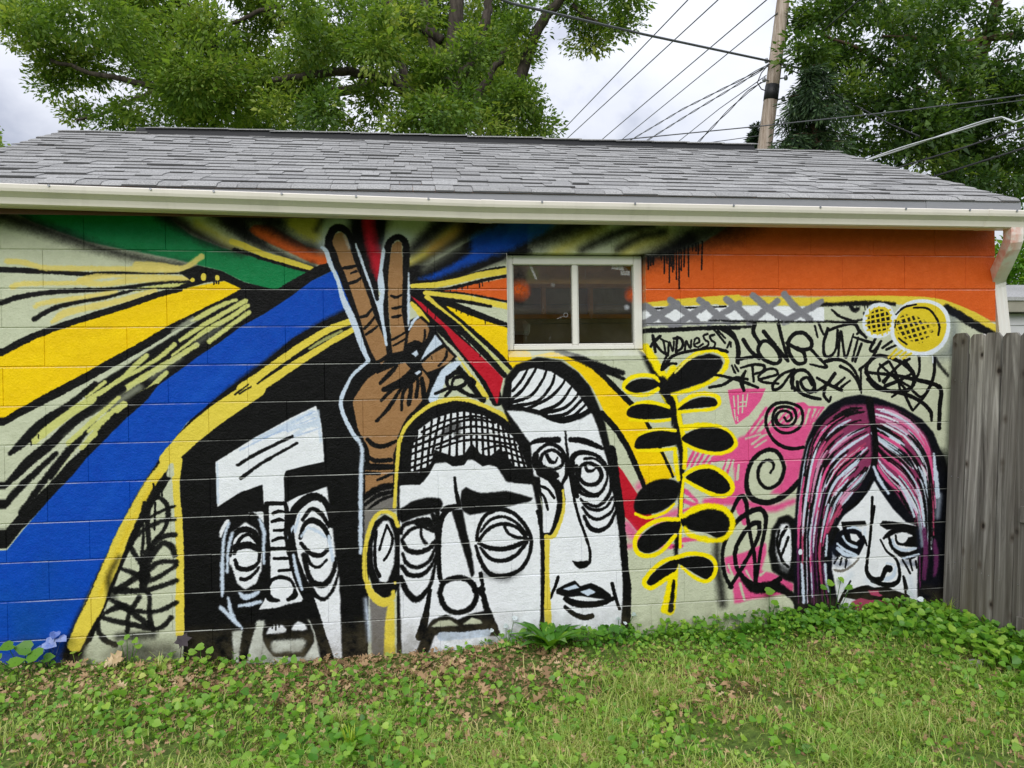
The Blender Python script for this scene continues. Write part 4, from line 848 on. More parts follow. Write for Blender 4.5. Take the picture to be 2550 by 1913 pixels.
# ---- blocks: running bond, cut round the window
blk = {}
def block_mesh(w):
    key = round(w, 3)
    if key not in blk:
        m = MB().cbox(-w/2+.0004, w/2-.0004, 0, .09, .0020, BH-.0020, .0030, .0022, .0019)
        o = m.build('concrete_block', M_MURAL, None); blk[key] = o.data; bpy.data.objects.remove(o)
    return blk[key]
def lay(x0, x1, z):
    if x1-x0 < .03: return
    inst('concrete_block', block_mesh(x1-x0), garage, ((x0+x1)/2, random.uniform(-.0007, .0007), z+random.uniform(-.0013, .0013)), (random.uniform(-.003, .003), random.uniform(-.0016, .0016), random.uniform(-.0012, .0012)))
for r in range(12):
    z = r*BH; off = 0 if (11-r) % 2 == 0 else -.5
    for j in range(-1, 15):
        x0 = max(-BW, (j+off)*BW); x1 = min(WX, (j+1+off)*BW)
        if x1-x0 < .02: continue
        if r in (8, 9, 10):
            if x1 <= WIN[0]+.001 or x0 >= WIN[1]-.001: lay(x0, x1, z)
            else:
                if x0 < WIN[0]: lay(x0, WIN[0], z)
                if x1 > WIN[1]: lay(WIN[1], x1, z)
        else: lay(x0, x1, z)
m = MB(); d0, d1 = .0050, .192
m.box(-BW+.002, WIN[0]-.002, d0, d1, -.15, WZ-.002); m.box(WIN[1]+.002, WX-.002, d0, d1, -.15, WZ-.002)
m.box(WIN[0]-.002, WIN[1]+.002, d0, d1, -.15, WIN[2]-.002); m.box(WIN[0]-.002, WIN[1]+.002, d0, d1, WIN[3]+.002, WZ-.002)
m.build('mortar', M_MURAL, garage)
# ---- gable walls with blocks painted plain, back wall, floor
GD = 3.57
def make_plain_block():
    k = MK('plain_block_wall'); P = k.pos(); s = k.sep(P)
    t = k.n('TexBrick'); t.offset = .5; t.inputs['Scale'].default_value = 1; t.inputs['Brick Width'].default_value = BW; t.inputs['Row Height'].default_value = BH; t.inputs['Mortar Size'].default_value = .006
    t.inputs['Color1'].default_value = (*srgb(196, 200, 176), 1); t.inputs['Color2'].default_value = (*srgb(190, 195, 170), 1); t.inputs['Mortar'].default_value = (*srgb(176, 178, 160), 1)
    k.l(k.comb(k.math('ADD', s[0], s[1]), s[2]), t.inputs[0])
    return k.fin(t.outputs[0], .6, k.bump(k.math('ADD', k.noise(80, 4, .6, P), k.math('MULTIPLY', t.outputs[1], -2.)), .3, .01))
M_PLAIN = make_plain_block()
EAVE_Y, EAVE_Z, RIDGE_Y, RIDGE_Z = -.16, 2.535, 1.787, 3.42
RX0, RX1 = -.44, 5.706
m = MB(); yb = GD      # far end, unseen: wide opening added to let daylight inside
for a, b in ((.196, .35), (3.3, yb)): m.box(WX-.19, WX-.003, a, b, -.1, 2.34)
m.add([(WX-.19, .196, 2.34), (WX-.003, .196, 2.34), (WX-.003, yb, 2.34), (WX-.19, yb, 2.34), (WX-.19, .196, 2.50), (WX-.003, .196, 2.50), (WX-.003, yb, 2.50), (WX-.19, yb, 2.50), (WX-.19, RIDGE_Y, 3.33), (WX-.003, RIDGE_Y, 3.33)],
      [(0,3,2,1), (1,2,6,9,5), (3,0,4,8,7), (0,1,5,4), (2,3,7,6), (4,5,9,8), (6,7,8,9)])
m.build('side_wall', M_PLAIN, garage)
m = MB()      # left end, unseen: left open to brighten the interior
for a, b in ((.196, .35), (3.3, yb)): m.box(-BW+.003, -BW+.19, a, b, -.1, 2.34)
m.add([(a_-BW, b_, c_) for a_, b_, c_ in ((.003, .196, 2.34), (.19, .196, 2.34), (.19, yb, 2.34), (.003, yb, 2.34), (.003, .196, 2.50), (.19, .196, 2.50), (.19, yb, 2.50), (.003, yb, 2.50), (.003, RIDGE_Y, 3.33), (.19, RIDGE_Y, 3.33))],
      [(0,3,2,1), (1,2,6,9,5), (3,0,4,8,7), (0,1,5,4), (2,3,7,6), (4,5,9,8), (6,7,8,9)])
m.build('end_wall', M_PLAIN, garage)
MB().box(.19-BW, WX-.19, yb-.05, yb, -.1, 2.50).build('back_wall', M_PLAIN, garage)
MB().box(.19-BW, WX-.19, .2, yb-.06, -.05, .02).build('floor_slab', M_BLOCKIN, garage)
bz = yb-.065
for i in range(12):
    MB().box(.2, WX-.2, bz-.012-(.004 if i % 2 else 0), bz, .1+i*.2, .1+i*.2+.193).build('inner_board', M_BOARDIN, garage)
for x in (1.5, 2.02, 2.52, 2.99, 3.463, 3.963, 4.45, 4.95):
    MB().box(x-.02, x+.02, bz-.105, bz-.018, 2.185, 2.46).build('stud', M_WOODIN, garage)
MB().box(.2, WX-.2, bz-.115, bz-.018, 2.145, 2.183).build('rail', M_WOODIN, garage)
MB().box(.2, WX-.2, bz-.115, bz-.018, 2.462, 2.50).build('plate', M_WOODIN, garage)
# ---- roof
SL = math.hypot(RIDGE_Y-EAVE_Y, RIDGE_Z-EAVE_Z); SA = math.atan2(RIDGE_Z-EAVE_Z, RIDGE_Y-EAVE_Y)
BY = 2*RIDGE_Y-EAVE_Y
m = MB()
def slopeM(front=True):
    if front: return Matrix.Translation((0, EAVE_Y, EAVE_Z)) @ Matrix.Rotation(SA, 4, 'X')
    return Matrix.Translation((0, BY, EAVE_Z)) @ Matrix.Rotation(math.pi, 4, 'Z') @ Matrix.Rotation(SA, 4, 'X')
MS = slopeM()
m.box(RX0+.01, RX1-.01, .012, SL-.004, -.022, -.002, MS); m.box(-RX1+.01, -RX0-.01, .012, SL-.03, -.022, -.002, slopeM(False))
m.build('roof_deck', M_WOODIN, garage)
MB().box(-RX1, -RX0, 0, SL-.01, 0, .008, slopeM(False)).build('roof_back', M_SH, garage)
sh_cache = {}
def shingle_shape(w, L, t, curl):
    a, n = .0, 4
    V = []
    for (yy, zz) in ((-curl*.4, -curl), (.03, 0), (L, -.001)):
        for tt in (0, t): V += [(-w/2+.0012, yy, zz+tt+.001), (w/2-.0012, yy, zz+tt+.001)]
    F = [(0,1,3,2), (2,3,7,6), (6,7,11,10), (10,11,9,8), (0,4,5,1), (4,8,9,5), (0,2,6,4), (4,6,10,8), (1,5,7,3), (5,9,11,7)]
    return V, F
ROWS = 18; EXP = SL/ROWS; parts = []
for r in range(ROWS):
    x = RX0-random.uniform(0, .2)
    while x < RX1-.02:
        w = random.choice((.10, .12, .14, .17, .20, .24)); a, b = max(RX0, x), min(RX1, x+w)
        if RX1-b < .05: b = RX1
        if b-a > .03: parts.append((r, a, b))
        x += w
        if b == RX1: break
far = MB(); far_b = []
for i, (r, a, b) in enumerate(parts):
    w = b-a; t = random.choice((.005, .006, .006, .010)); dy = random.uniform(-.002, .002) if r else 0
    L = min(EXP+.03, SL-r*EXP-.002)
    V, F = shingle_shape(w, L, t, random.uniform(.0, .006) if r else .012)
    M_ = MS @ Matrix.Translation(((a+b)/2, r*EXP+dy-(.012 if r == 0 else 0), .010+random.uniform(0, .0015))) @ Matrix.Rotation(-.062, 4, 'X')
    if i < 296:
        o = mesh_obj('shingle', V, F, M_SH, garage); o.matrix_basis = M_; o.data.materials.append(M_BUTT); o.data.polygons[0].material_index = 1
    else: far_b.append(len(far.F)); far.add([M_ @ Vector(v) for v in V], F)
o = far.build('shingle_field', M_SH, garage, fix=False); o['kind'] = 'stuff'; o.data.materials.append(M_BUTT)
for i in far_b: o.data.polygons[i].material_index = 1
# ridge vent and caps
m = MB()
for s in (1, -1):
    m.add([(.095, RIDGE_Y-s*.10, RIDGE_Z-.028), (4.945, RIDGE_Y-s*.10, RIDGE_Z-.028), (4.945, RIDGE_Y-s*.10, RIDGE_Z+.012), (.095, RIDGE_Y-s*.10, RIDGE_Z+.012), (.095, RIDGE_Y, RIDGE_Z+.050), (4.945, RIDGE_Y, RIDGE_Z+.050), (.095, RIDGE_Y, RIDGE_Z+.0), (4.945, RIDGE_Y, RIDGE_Z+.0)],
          [(0,1,2,3), (3,2,5,4), (0,3,4,6), (1,7,5,2)])
m.build('ridge_vent', M_VENT, garage)
x = RX0
while x < RX1-.02:
    on = .09 < x < 4.75; w = .30; b = min(x+w, RX1) if not (x < .095 < x+.1) else x+w
    h = .054 if on else .010; dz = random.uniform(0, .005)
    V = []
    for xx, zz in ((x, 0), (b+.02, .006)):
        for yy, d in ((-.115, -.04), (0, 0), (.115, -.04)): V += [(xx, RIDGE_Y+yy, RIDGE_Z+h+d+zz+dz), (xx, RIDGE_Y+yy, RIDGE_Z+h+d+zz+dz-.006)]
    MB().add(V, [(0,2,8,6), (2,4,10,8), (1,7,9,3), (3,9,11,5), (0,1,3,2), (2,3,5,4), (6,8,9,7), (8,10,11,9), (0,6,7,1), (4,5,11,10)]).build('ridge_cap', M_SH, garage)
    x = b
# fascia, soffit, flashing
MB().box(RX0, RX1-.02, -.142, -.118, 2.392, 2.518).build('fascia', M_FASC, garage)
MB().box(RX0, RX1-.02, -.117, -.006, 2.425, 2.437).build('soffit', M_FASC, garage)
m = MB(); m.box(RX0, 5.10, -.168, -.162, 2.484, 2.527); m.box(RX0, 5.10, -.161, -.1, 2.521, 2.526); m.build('drip_edge', M_FLASH, garage)
m = MB(); m.box(5.10, RX1+.01, -.171, -.165, 2.480, 2.529); m.build('drip_edge', M_FLASH, garage)
MB().box(RX1-.018, RX1-.002, -.14, -.11, 2.40, 2.52).build('fascia_end', M_FASC, garage)
m = MB(); m.box(RX1-.02, RX1-.004, 0, SL, -.10, -.024, MS); m.build('rake_board', M_FASC, garage)
m = MB(); m.box(RX0+.004, RX0+.02, 0, SL, -.10, -.024, MS); m.build('rake_board', M_FASC, garage)
# gutter: ogee profile swept along two lengths that meet at the seam
PROF = [(-.146, .098), (-.146, .0), (-.215, .0), (-.226, .006), (-.229, .018), (-.235, .036), (-.250, .050), (-.262, .060), (-.266, .074), (-.267, .092), (-.262, .097), (-.250, .097), (-.250, .089), (-.256, .086), (-.255, .074), (-.240, .056), (-.225, .040), (-.218, .012), (-.152, .008), (-.152, .098)]
def gutter_len(x0, z0, x1, z1, name, grow=0., parent=None, mat=None):
    V = []; n = len(PROF)
    cy = -.2; cz = .048
    for x, z in ((x0, z0), (x1, z1)):
        for y, h in PROF: V.append((x, cy+(y-cy)*(1+grow), z+cz+(h-cz)*(1+grow)))
    F = [(i, (i+1) % n, (i+1) % n+n, i+n) for i in range(n)]
    F += [tuple(range(n))[::-1], tuple(range(n, 2*n))]
    return MB().add(V, F).build(name, mat or M_GUT, parent)
gz = lambda x: 2.418+(2.372-2.418)*(x+.02)/2.52 if x < 2.5 else 2.372+(2.364-2.372)*(x-2.5)/3.2
g = gutter_len(RX0-.03, gz(RX0), 2.5, gz(2.5), 'gutter', 0, garage)
g2 = gutter_len(2.502, gz(2.5), 5.45, gz(5.45), 'gutter', 0, garage)
g3 = gutter_len(5.452, gz(5.45), 5.80, gz(5.8), 'gutter', .012, garage)
gutter_len(2.475, gz(2.475), 2.545, gz(2.545), 'seam', .03, g2)
gutter_len(5.425, gz(5.425), 5.452, gz(5.44), 'seam', .035, g3)
m = MB().tube([(0, 0, 0), (0, -.004, 0)], .006, 8).build('screw', M_METAL, g); me_s = m.data; m.location = (-.1, -.2625, gz(-.1)+.0905)
for x in (.36, .83, 1.13, 1.46, 1.83, 2.2): inst('screw', me_s, g, (x, -.2675, gz(x)+.0905))
for x in (2.8, 3.31, 3.87, 4.38, 4.9, 5.3): inst('screw', me_s, g2, (x, -.2675, gz(x)+.0905))
inst('screw', me_s, g3, (5.6, -.2695, gz(5.6)+.0905))
# downspout: rectangular pipe swept through elbows, orange overspray on the upper elbow
def make_spout_mat():
    k = MK('downspout_paint'); P = k.pos(); s = k.sep(P)
    n = k.noise(18, 4, .6, P)
    f = k.math('MULTIPLY', k.mr(n, .38, .6, .1, 1), k.math('MULTIPLY', k.mr(s[0], 5.63, 5.70, 1, .04), k.mr(s[2], 1.5, 2.2, .25, 1)))
    c = k.mix(k.math('MULTIPLY', f, .6), srgb(234, 232, 226), srgb(214, 104, 66))
    c = k.mix(k.mr(k.noise(11, 5, .6, P), .62, .8, 0, .4), c, srgb(120, 124, 84))
    return k.fin(c, .4, k.bump(k.noise(30, 3, .5, P), .05, .01), .5)
M_SPOUT = make_spout_mat()
def sweep_rect(path, w, d, name, parent, mat, ribs=True):
    P = [Vector(p) for p in path]; V = []; F = []
    prof = []
    n = 5
    for i in range(n+1): prof.append((-w/2+w*i/n, -d/2-(.0035 if (i % 2 and ribs) else 0)))
    prof += [(w/2, d/2), (-w/2, d/2)]; k = len(prof)
    for j, p in enumerate(P):
        t = (P[min(j+1, len(P)-1)]-P[max(j-1, 0)]).normalized()
        a = Vector((1, 0, 0)); a = (a-t*a.dot(t)).normalized(); b = t.cross(a)
        if b.y < 0: b = -b
        for u, v in prof: V.append(p+a*u+b*v)
    for j in range(len(P)-1):
        for q in range(k): F.append((j*k+q, j*k+(q+1) % k, (j+1)*k+(q+1) % k, (j+1)*k+q))
    F += [tuple(range(k))[::-1], tuple((len(P)-1)*k+q for q in range(k))]
    return MB().add(V, F).build(name, mat, parent)
sp = sweep_rect([(5.735, .045, 2.06), (5.765, .06, 1.9), (5.80, .075, 1.70), (5.86, .10, 1.3), (5.93, .12, .7), (5.98, .13, .12)], .075, .055, 'downspout', garage, M_SPOUT)
el = [(5.642, -.195, 2.372), (5.642, -.195, 2.33), (5.644, -.188, 2.295), (5.650, -.165, 2.262), (5.662, -.125, 2.222), (5.678, -.075, 2.175), (5.695, -.025, 2.135), (5.712, .015, 2.105), (5.728, .038, 2.085), (5.7345, .045, 2.058)]
sweep_rect(el, .082, .062, 'elbow', sp, M_SPOUT, False)
# ---- window
win = bpy.data.objects.new('window', None); win.empty_display_size = .1; link(win, garage); win.location = (WIN[0], .055, WIN[2])
W_, H_ = WIN[1]-WIN[0], WIN[3]-WIN[2]
def wpart(name, mat, x0, x1, z0, z1, y0, y1, c=.004):
    return MB().cbox(x0, x1, y0, y1, z0, z1, c).build(name, mat, win)
zb = .062
wpart('frame', M_FRAME, .003, .040, zb, H_-.003, 0, .06); wpart('frame', M_FRAME, W_-.052, W_-.003, zb, H_-.003, 0, .06)
wpart('frame', M_FRAME, .041, W_-.053, H_-.055, H_-.003, 0, .06); wpart('frame', M_FRAME, .041, W_-.053, zb, zb+.026, -.004, .06)
XM = .405
wpart('mullion', M_FRAME, XM-.016, XM+.016, zb+.027, H_-.056, .006, .05)
for x0, x1 in ((.041, XM-.017), (XM+.017, W_-.053)):
    MB().cbox(x0, x1, .016, .030, zb+.027, zb+.036, .003).build('putty_bead', M_FRAME, win)
    MB().cbox(x0, x0+.006, .016, .030, zb+.037, H_-.057, .002).build('putty_bead', M_FRAME, win)
def make_glass():
    k = MK('sprayed_glass'); P = k.pos()
    g = k.n('BsdfGlossy'); g.inputs['Roughness'].default_value = .03; t = k.n('BsdfTransparent'); t.inputs[0].default_value = (.93, .95, .94, 1)
    fr = k.n('Fresnel'); fr.inputs[0].default_value = 1.5; mx = k.n('MixShader')
    k.l(k.math('ADD', k.math('MULTIPLY', fr.outputs[0], 1.), .01), mx.inputs[0]); k.l(t.outputs[0], mx.inputs[1]); k.l(g.outputs[0], mx.inputs[2])
    last = mx.outputs[0]
    n = k.noise(28, 5, .65, P); n2 = k.noise(9, 3, .5, P)
    for (x, z, r, col, op) in ((2.722, 2.035, .075, srgb(226, 96, 20), .8), (2.715, 2.12, .07, srgb(24, 22, 22), .75), (2.80, 2.13, .05, srgb(120, 132, 70), .35), (3.395, 2.01, .055, srgb(216, 92, 32), .7), (3.36, 1.935, .022, srgb(215, 222, 230), .5), (2.715, 1.975, .05, srgb(30, 28, 26), .6), (2.92, 2.065, .018, srgb(190, 196, 196), .25)):
        v = k.n('VectorMath', operation='DISTANCE'); k.l(P, v.inputs[0]); v.inputs[1].default_value = (x, .08, z)
        f = k.math('MULTIPLY', k.mr(v.outputs['Value'], r*.25, r, op, 0), k.mr(n, .3, .62, .25, 1))
        d = k.n('BsdfDiffuse'); d.inputs[0].default_value = (*col, 1); q = k.n('MixShader')
        k.l(f, q.inputs[0]); k.l(last, q.inputs[1]); k.l(d.outputs[0], q.inputs[2]); last = q.outputs[0]
    # dust film and scratches
    d = k.n('BsdfDiffuse'); d.inputs[0].default_value = (.5, .5, .48, 1); q = k.n('MixShader')
    sc = k.noise(14, 2, .5, k.mapv(P, (9, 1, 1.2)))
    f = k.math('ADD', k.mr(sc, .66, .72, 0, .06), k.mr(n2, .4, .8, .0, .018))
    k.l(f, q.inputs[0]); k.l(last, q.inputs[1]); k.l(d.outputs[0], q.inputs[2])
    k.l(q.outputs[0], k.out.inputs[0]); return k.m
M_GLASS = make_glass()
gx0, gx1, gz0, gz1 = .038, XM-.012, zb+.02, H_-.05
MB().prism([(gx0, gz0), (gx1, gz0), (gx1, gz1), (gx0, gz1)], .031, .035).build('pane', M_GLASS, win)
gx0, gx1 = XM+.012, W_-.048
MB().prism([(gx0, gz0), (gx1, gz0), (gx1, gz1-.045), (gx1-.025, gz1-.030), (gx1-.05, gz1-.012), (gx1-.068, gz1), (gx0, gz1)], .031, .035).build('pane', M_GLASS, win)
k = MK('clear_tape'); tr = k.n('BsdfTransparent'); mxs = k.n('MixShader'); k.p.inputs['Base Color'].default_value = (.6, .6, .6, 1); k.p.inputs['Roughness'].default_value = .3
k.l(k.mr(k.noise(60, 3, .6, k.pos()), .3, .7, .12, .5), mxs.inputs[0]); k.l(tr.outputs[0], mxs.inputs[1]); k.l(k.p.outputs[0], mxs.inputs[2]); k.l(mxs.outputs[0], k.out.inputs[0]); M_TAPE = k.m
MB().prism([(gx1-.13, gz1-.025), (gx1-.055, gz1-.035), (gx1-.058, gz1-.008), (gx1-.13, gz1-.004)], .0285, .030).build('tape_strip', M_TAPE, win)
MB().prism([(gx1-.075, gz1-.062), (gx1-.02, gz1-.062), (gx1-.02, gz1-.036), (gx1-.075, gz1-.036)], .0285, .030).build('tape_strip', M_TAPE, win)
MB().prism([(.175, gz1-.085), (.19, gz1-.09), (.155, gz1-.005), (.14, gz1-.005)], .0285, .030).build('tape_strip', M_TAPE, win)
# ring pull stuck to the left pane
m = MB(); m.tube([(.352+.012*math.cos(a), .026, .265+.012*math.sin(a)) for a in [i*math.pi/8 for i in range(17)]], .0016, 6); m.tube([(.342, .026, .259), (.30, .026, .243)], .0013, 6)
m.build('ring_pull', M_FLASH, win)
# sloped mortar sill
MB().add([(.003, -.058, .0), (W_-.003, -.058, .0), (W_-.003, -.058, .022), (.003, -.058, .022), (.003, .004, .058), (W_-.003, .004, .058), (.003, .07, .0), (W_-.003, .07, 0), (.003, .07, .058), (W_-.003, .07, .058)],
        [(0,1,2,3), (3,2,5,4), (4,5,9,8), (8,9,7,6), (6,7,1,0), (0,3,4,8,6), (1,7,9,5,2)]).build('sill', M_MURAL, win)
MB().box(.0, .0025, -.05, .13, .06, H_-.0).build('reveal', M_FRAME, win)
# things standing inside, seen through the panes
cab = empty('storage_cabinet', (3.02, 1.7, .02), 'dark cabinet standing inside the garage behind the lower left pane', 'cabinet')
MB().cbox(-.30, .12, -.2, .2, 0, 1.74, .006).build('carcass', M_DARK, cab); MB().cbox(-.295, -.092, -.215, -.202, .06, 1.72, .004).build('door', M_DARK, cab); MB().cbox(-.088, .115, -.215, -.202, .06, 1.72, .004).build('door', M_DARK, cab)
bx = empty('cardboard_box', (2.86, 1.66, 1.762), 'small open cardboard box on top of the dark cabinet', 'box')
MB().cbox(-.10, .10, -.12, .12, 0, .10, .003).build('carton', M_CARD, bx); MB().box(-.10, .10, -.20, -.122, .094, .098).build('flap', M_CARD, bx)
bag = empty('paper_bag', (2.94, 1.62, 1.8625), 'crumpled white paper bag with black print on the cardboard box', 'bag')
m = MB(); V = []
for j, (z, s) in enumerate(((0, .8), (.03, 1), (.09, .95), (.12, .5))):
    for i in range(10):
        a = 2*math.pi*i/10; V.append((math.cos(a)*.09*s*random.uniform(.85, 1.1), math.sin(a)*.06*s*random.uniform(.85, 1.1), z+random.uniform(-.006, .006) if j else 0))
m.add(V, [(j*10+i, j*10+(i+1) % 10, (j+1)*10+(i+1) % 10, (j+1)*10+i) for j in range(3) for i in range(10)]+[tuple(range(10))[::-1], tuple(range(30, 40))]).build('sack', M_WHITE, bag)

# ------------------------------------------------------------------ terrain
WZX = [-6, 0, .55, 1.16, 1.8, 2.47, 3.2, 4, 5.3, 7, 12]; WZZ = [.09, .10, .07, .035, .025, .03, .045, .06, .06, .05, .05]
def gh(x, y):
    x = np.asarray(x, float); y = np.asarray(y, float)
    b = np.interp(x, WZX, WZZ); f = np.exp(-np.maximum(-y, 0)/1.1)
    n = .012*np.sin(x*3.1+y*2.3)+.009*np.sin(x*7.3-y*5.1+1)+.006*np.sin(x*13+y*11)
    far = np.clip((np.hypot(x-3, y)-6)/30, 0, 1)
    return (b*f+n*np.exp(-(np.hypot(x-3, y)/8)**2)-.02)*(1-far)-.02*far
def build_ground():
    k = MK('soil'); P = k.pos()
    n1 = k.noise(2.2, 5, .6, P); n2 = k.noise(26, 5, .65, P)
    soil = k.ramp(n2, [(.3, srgb(58, 46, 32)), (.5, srgb(92, 74, 50)), (.7, srgb(128, 104, 72))])
    green = k.ramp(n2, [(.3, srgb(58, 76, 32)), (.55, srgb(92, 118, 48)), (.75, srgb(128, 142, 72))])
    s = k.sep(P); near = k.mr(s[1], -1.9, -.9, 1, 0)
    f = k.math('MAXIMUM', k.mr(n1, .34, .5, .15, .9), near)
    k.fin(k.mix(f, soil, green), .95, k.bump(n2, .6, .03), .2)
    xs = np.concatenate([[-900, -200, -60, -25, -12, -7], np.linspace(-4, 9, 105), [12, 18, 30, 60, 200, 900]]); ys = np.concatenate([[-900, -200, -60, -25, -12, -8], np.linspace(-6, .25, 60), [1, 2, 4, 7, 12, 20, 40, 100, 300, 900]])
    X, Y = np.meshgrid(xs, ys); V = np.stack([X, Y, gh(X, Y)], -1).reshape(-1, 3); n = len(xs)
    i = np.arange(len(ys)-1)[:,None]*n+np.arange(n-1)[None]; i = i.ravel()
    me = fast_mesh('ground', V, np.stack([i, i+1, i+n+1, i+n], 1), k.m, smooth=True)
    o = bpy.data.objects.new('ground', me); link(o); tag(o, 'uneven yard soil under grass and weeds', 'ground', kind='structure')
build_ground()

# ------------------------------------------------------------------ board fence
def make_picket_mat():
    k = MK('weathered_cedar'); O = k.obj(); r = k.rnd()
    off = k.n('VectorMath', operation='ADD'); k.l(O, off.inputs[0]); k.l(k.comb(k.math('MULTIPLY', r, 7.3), k.math('MULTIPLY', r, 3.1), k.math('MULTIPLY', r, 19.)), off.inputs[1]); V = off.outputs[0]
    gr = k.noise(1., 6, .62, k.mapv(V, (26, 16, 1.1)), 1.2); gr2 = k.noise(1., 3, .5, k.mapv(V, (14, 8, 1.1)), .3)
    c = k.ramp(gr, [(.28, srgb(66, 63, 58)), (.42, srgb(106, 103, 98)), (.56, srgb(148, 145, 139)), (.72, srgb(196, 193, 186))])
    c = k.mix(k.mr(gr2, .38, .66, 0, .6), c, srgb(96, 91, 84))
    s = k.sep(O)
    c = k.mix(k.math('MULTIPLY', k.mr(s[2], 0, .55, .55, 0), k.mr(gr2, .3, .7, .4, 1)), c, srgb(84, 76, 52))
    vo = k.n('TexVoronoi'); vo.inputs['Scale'].default_value = 1; k.l(k.mapv(V, (15, 0.01, 9)), vo.inputs['Vector']); d = k.math('ADD', vo.outputs['Distance'], k.mr(k.sep(vo.outputs['Color'])[0], .66, .70, 1., 0))
    c = k.mix(k.mr(d, .14, .34, .7, 0), c, srgb(70, 58, 46)); c = k.mix(k.mr(d, .10, .16, .95, 0), c, srgb(34, 28, 23))
    c = k.mix(k.mr(r, .2, 1, 0, .6), c, srgb(74, 70, 65))
    h = k.math('ADD', gr, k.mr(d, .03, .2, -.7, 0))
    return k.fin(c, .85, k.bump(h, .55, .006), .25)
M_PICK = make_picket_mat()
FO = Vector((5.272, -.055, .02)); FD = math.atan2(-.47, .10)
fence = empty('board_fence', FO, 'weathered grey dog-ear board fence meeting the right end of the painted wall', 'fence')
fence.rotation_euler = Matrix.Rotation(FD, 3, 'Z').to_euler(); fence.rotation_euler = (Matrix.Rotation(FD, 3, 'Z') @ Matrix.Rotation(-.066, 3, 'X')).to_euler()
PITCH = .1075; me_p = None
def picket_me(w):
    c = .02; h = 1.70
    return MB().prism([(-w/2, 0), (w/2, 0), (w/2, h-c*1.1), (w/2-c, h), (-w/2+c, h), (-w/2, h-c*1.1)], -.017, 0)
o = picket_me(.1015).build('picket', M_PICK, fence); me_p = o.data; o.location = (.052, 0, .04)
nails = []
for i in range(1, 24):
    inst('picket', me_p, fence, (.052+i*PITCH+random.uniform(-.0015, .0015), random.uniform(-.003, .002), .04-i*.007+random.uniform(-.006, .006)), (random.uniform(-.004, .004), random.uniform(-.005, .005), random.uniform(-.03, .03)))
nm = MB().tube([(0, -.0168, 0), (0, -.0185, 0)], .0028, 6).build('nail', M_METAL, None); nme = nm.data; bpy.data.objects.remove(nm)
for i in range(6):
    for z in (1.45, .88, .36):
        for dx in (-.022, .022): inst('nail', nme, fence, (.052+i*PITCH+dx, -.002, z+random.uniform(-.008, .008)-i*.007))
for z in (1.44, .90, .34): MB().cbox(-.0, 2.55, .003, .041, z-.045, z+.045, .004).build('rail', M_PICK, fence)
for x in (.07, 2.45): MB().cbox(x-.045, x+.045, .042, .132, -.2, 1.62, .006).build('post', M_PICK, fence)
for z in (1.42, .72, .12): MB().cbox(.466, .506, -.034, -.018, z-.045, z+.045, .003).build('cleat', M_PICK, fence)

# ------------------------------------------------------------------ neighbour's shed behind the fence
M_SID = simple('pale_siding', srgb(196, 196, 198), .6, .06, 30, .1)
M_TRIM = simple('shed_trim', srgb(150, 146, 132), .7, .2, 50, .2)
shed = empty('shed', (9.6, 4.4, .21), 'pale lap-sided shed with a mossy eave board, beyond the downspout', 'shed')
for i in range(-2, 14):
    z0 = -.05+i*.15; m = MB(); m.add([(-1.9, -.012, z0), (2.4, -.012, z0), (2.4, .03, z0), (-1.9, .03, z0), (-1.9, .0, z0+.147), (2.4, .0, z0+.147), (2.4, .03, z0+.147), (-1.9, .03, z0+.147)], [(0,3,2,1), (4,5,6,7), (0,1,5,4), (1,2,6,5), (2,3,7,6), (3,0,4,7)])
    m.build('siding_board', M_SID, shed)
MB().box(-1.9, 2.4, .032, 3.2, -.45, 2.05).build('wall', M_SID, shed)
MB().cbox(-2.0, 2.5, -.14, -.10, 2.055, 2.24, .006).build('eave_board', M_TRIM, shed)
MB().add([(-2.0, -.16, 2.245), (2.5, -.16, 2.245), (2.5, 1.6, 2.62), (-2.0, 1.6, 2.62), (-2.0, 3.3, 2.245), (2.5, 3.3, 2.245), (-2.0, -.16, 2.20), (2.5, -.16, 2.20), (2.5, 3.3, 2.20), (-2.0, 3.3, 2.20)], [(0,1,2,3), (3,2,5,4), (6,9,8,7), (0,6,7,1), (4,5,8,9), (0,3,4,9,6), (1,7,8,5,2)]).build('roof', M_SH, shed)

# ------------------------------------------------------------------ the house across the yard (seen only mirrored in the window panes)
M_HSID = simple('brown_siding', srgb(92, 80, 66), .7, .1, 30, .2)
house = empty('house', (4, -13, 0), 'dark brown lap-sided house across the yard, behind the viewer', 'house')
for i in range(20):
    z0 = -.05+i*.16; MB().add([(-7, .0, z0), (9, .0, z0), (9, .03, z0), (-7, .03, z0), (-7, .0, z0+.155), (9, .0, z0+.155), (9, .012, z0+.155), (-7, .012, z0+.155)], [(0,3,2,1), (4,5,6,7), (0,1,5,4), (1,2,6,5), (2,3,7,6), (3,0,4,7)]).build('siding_board', M_HSID, house)
MB().box(-7, 9, -7, -.002, -.05, 3.15).build('wall', M_HSID, house)
MB().add([(-7.4, .5, 3.1), (9.4, .5, 3.1), (9.4, -3.5, 5.1), (-7.4, -3.5, 5.1), (-7.4, -7.5, 3.1), (9.4, -7.5, 3.1)], [(0,1,2,3), (3,2,5,4), (0,3,4), (1,5,2), (0,4,5,1)]).build('roof', M_SH, house)
MB().cbox(-7.4, 9.4, .505, .60, 3.0, 3.11, .01).build('gutter', M_GUT, house)

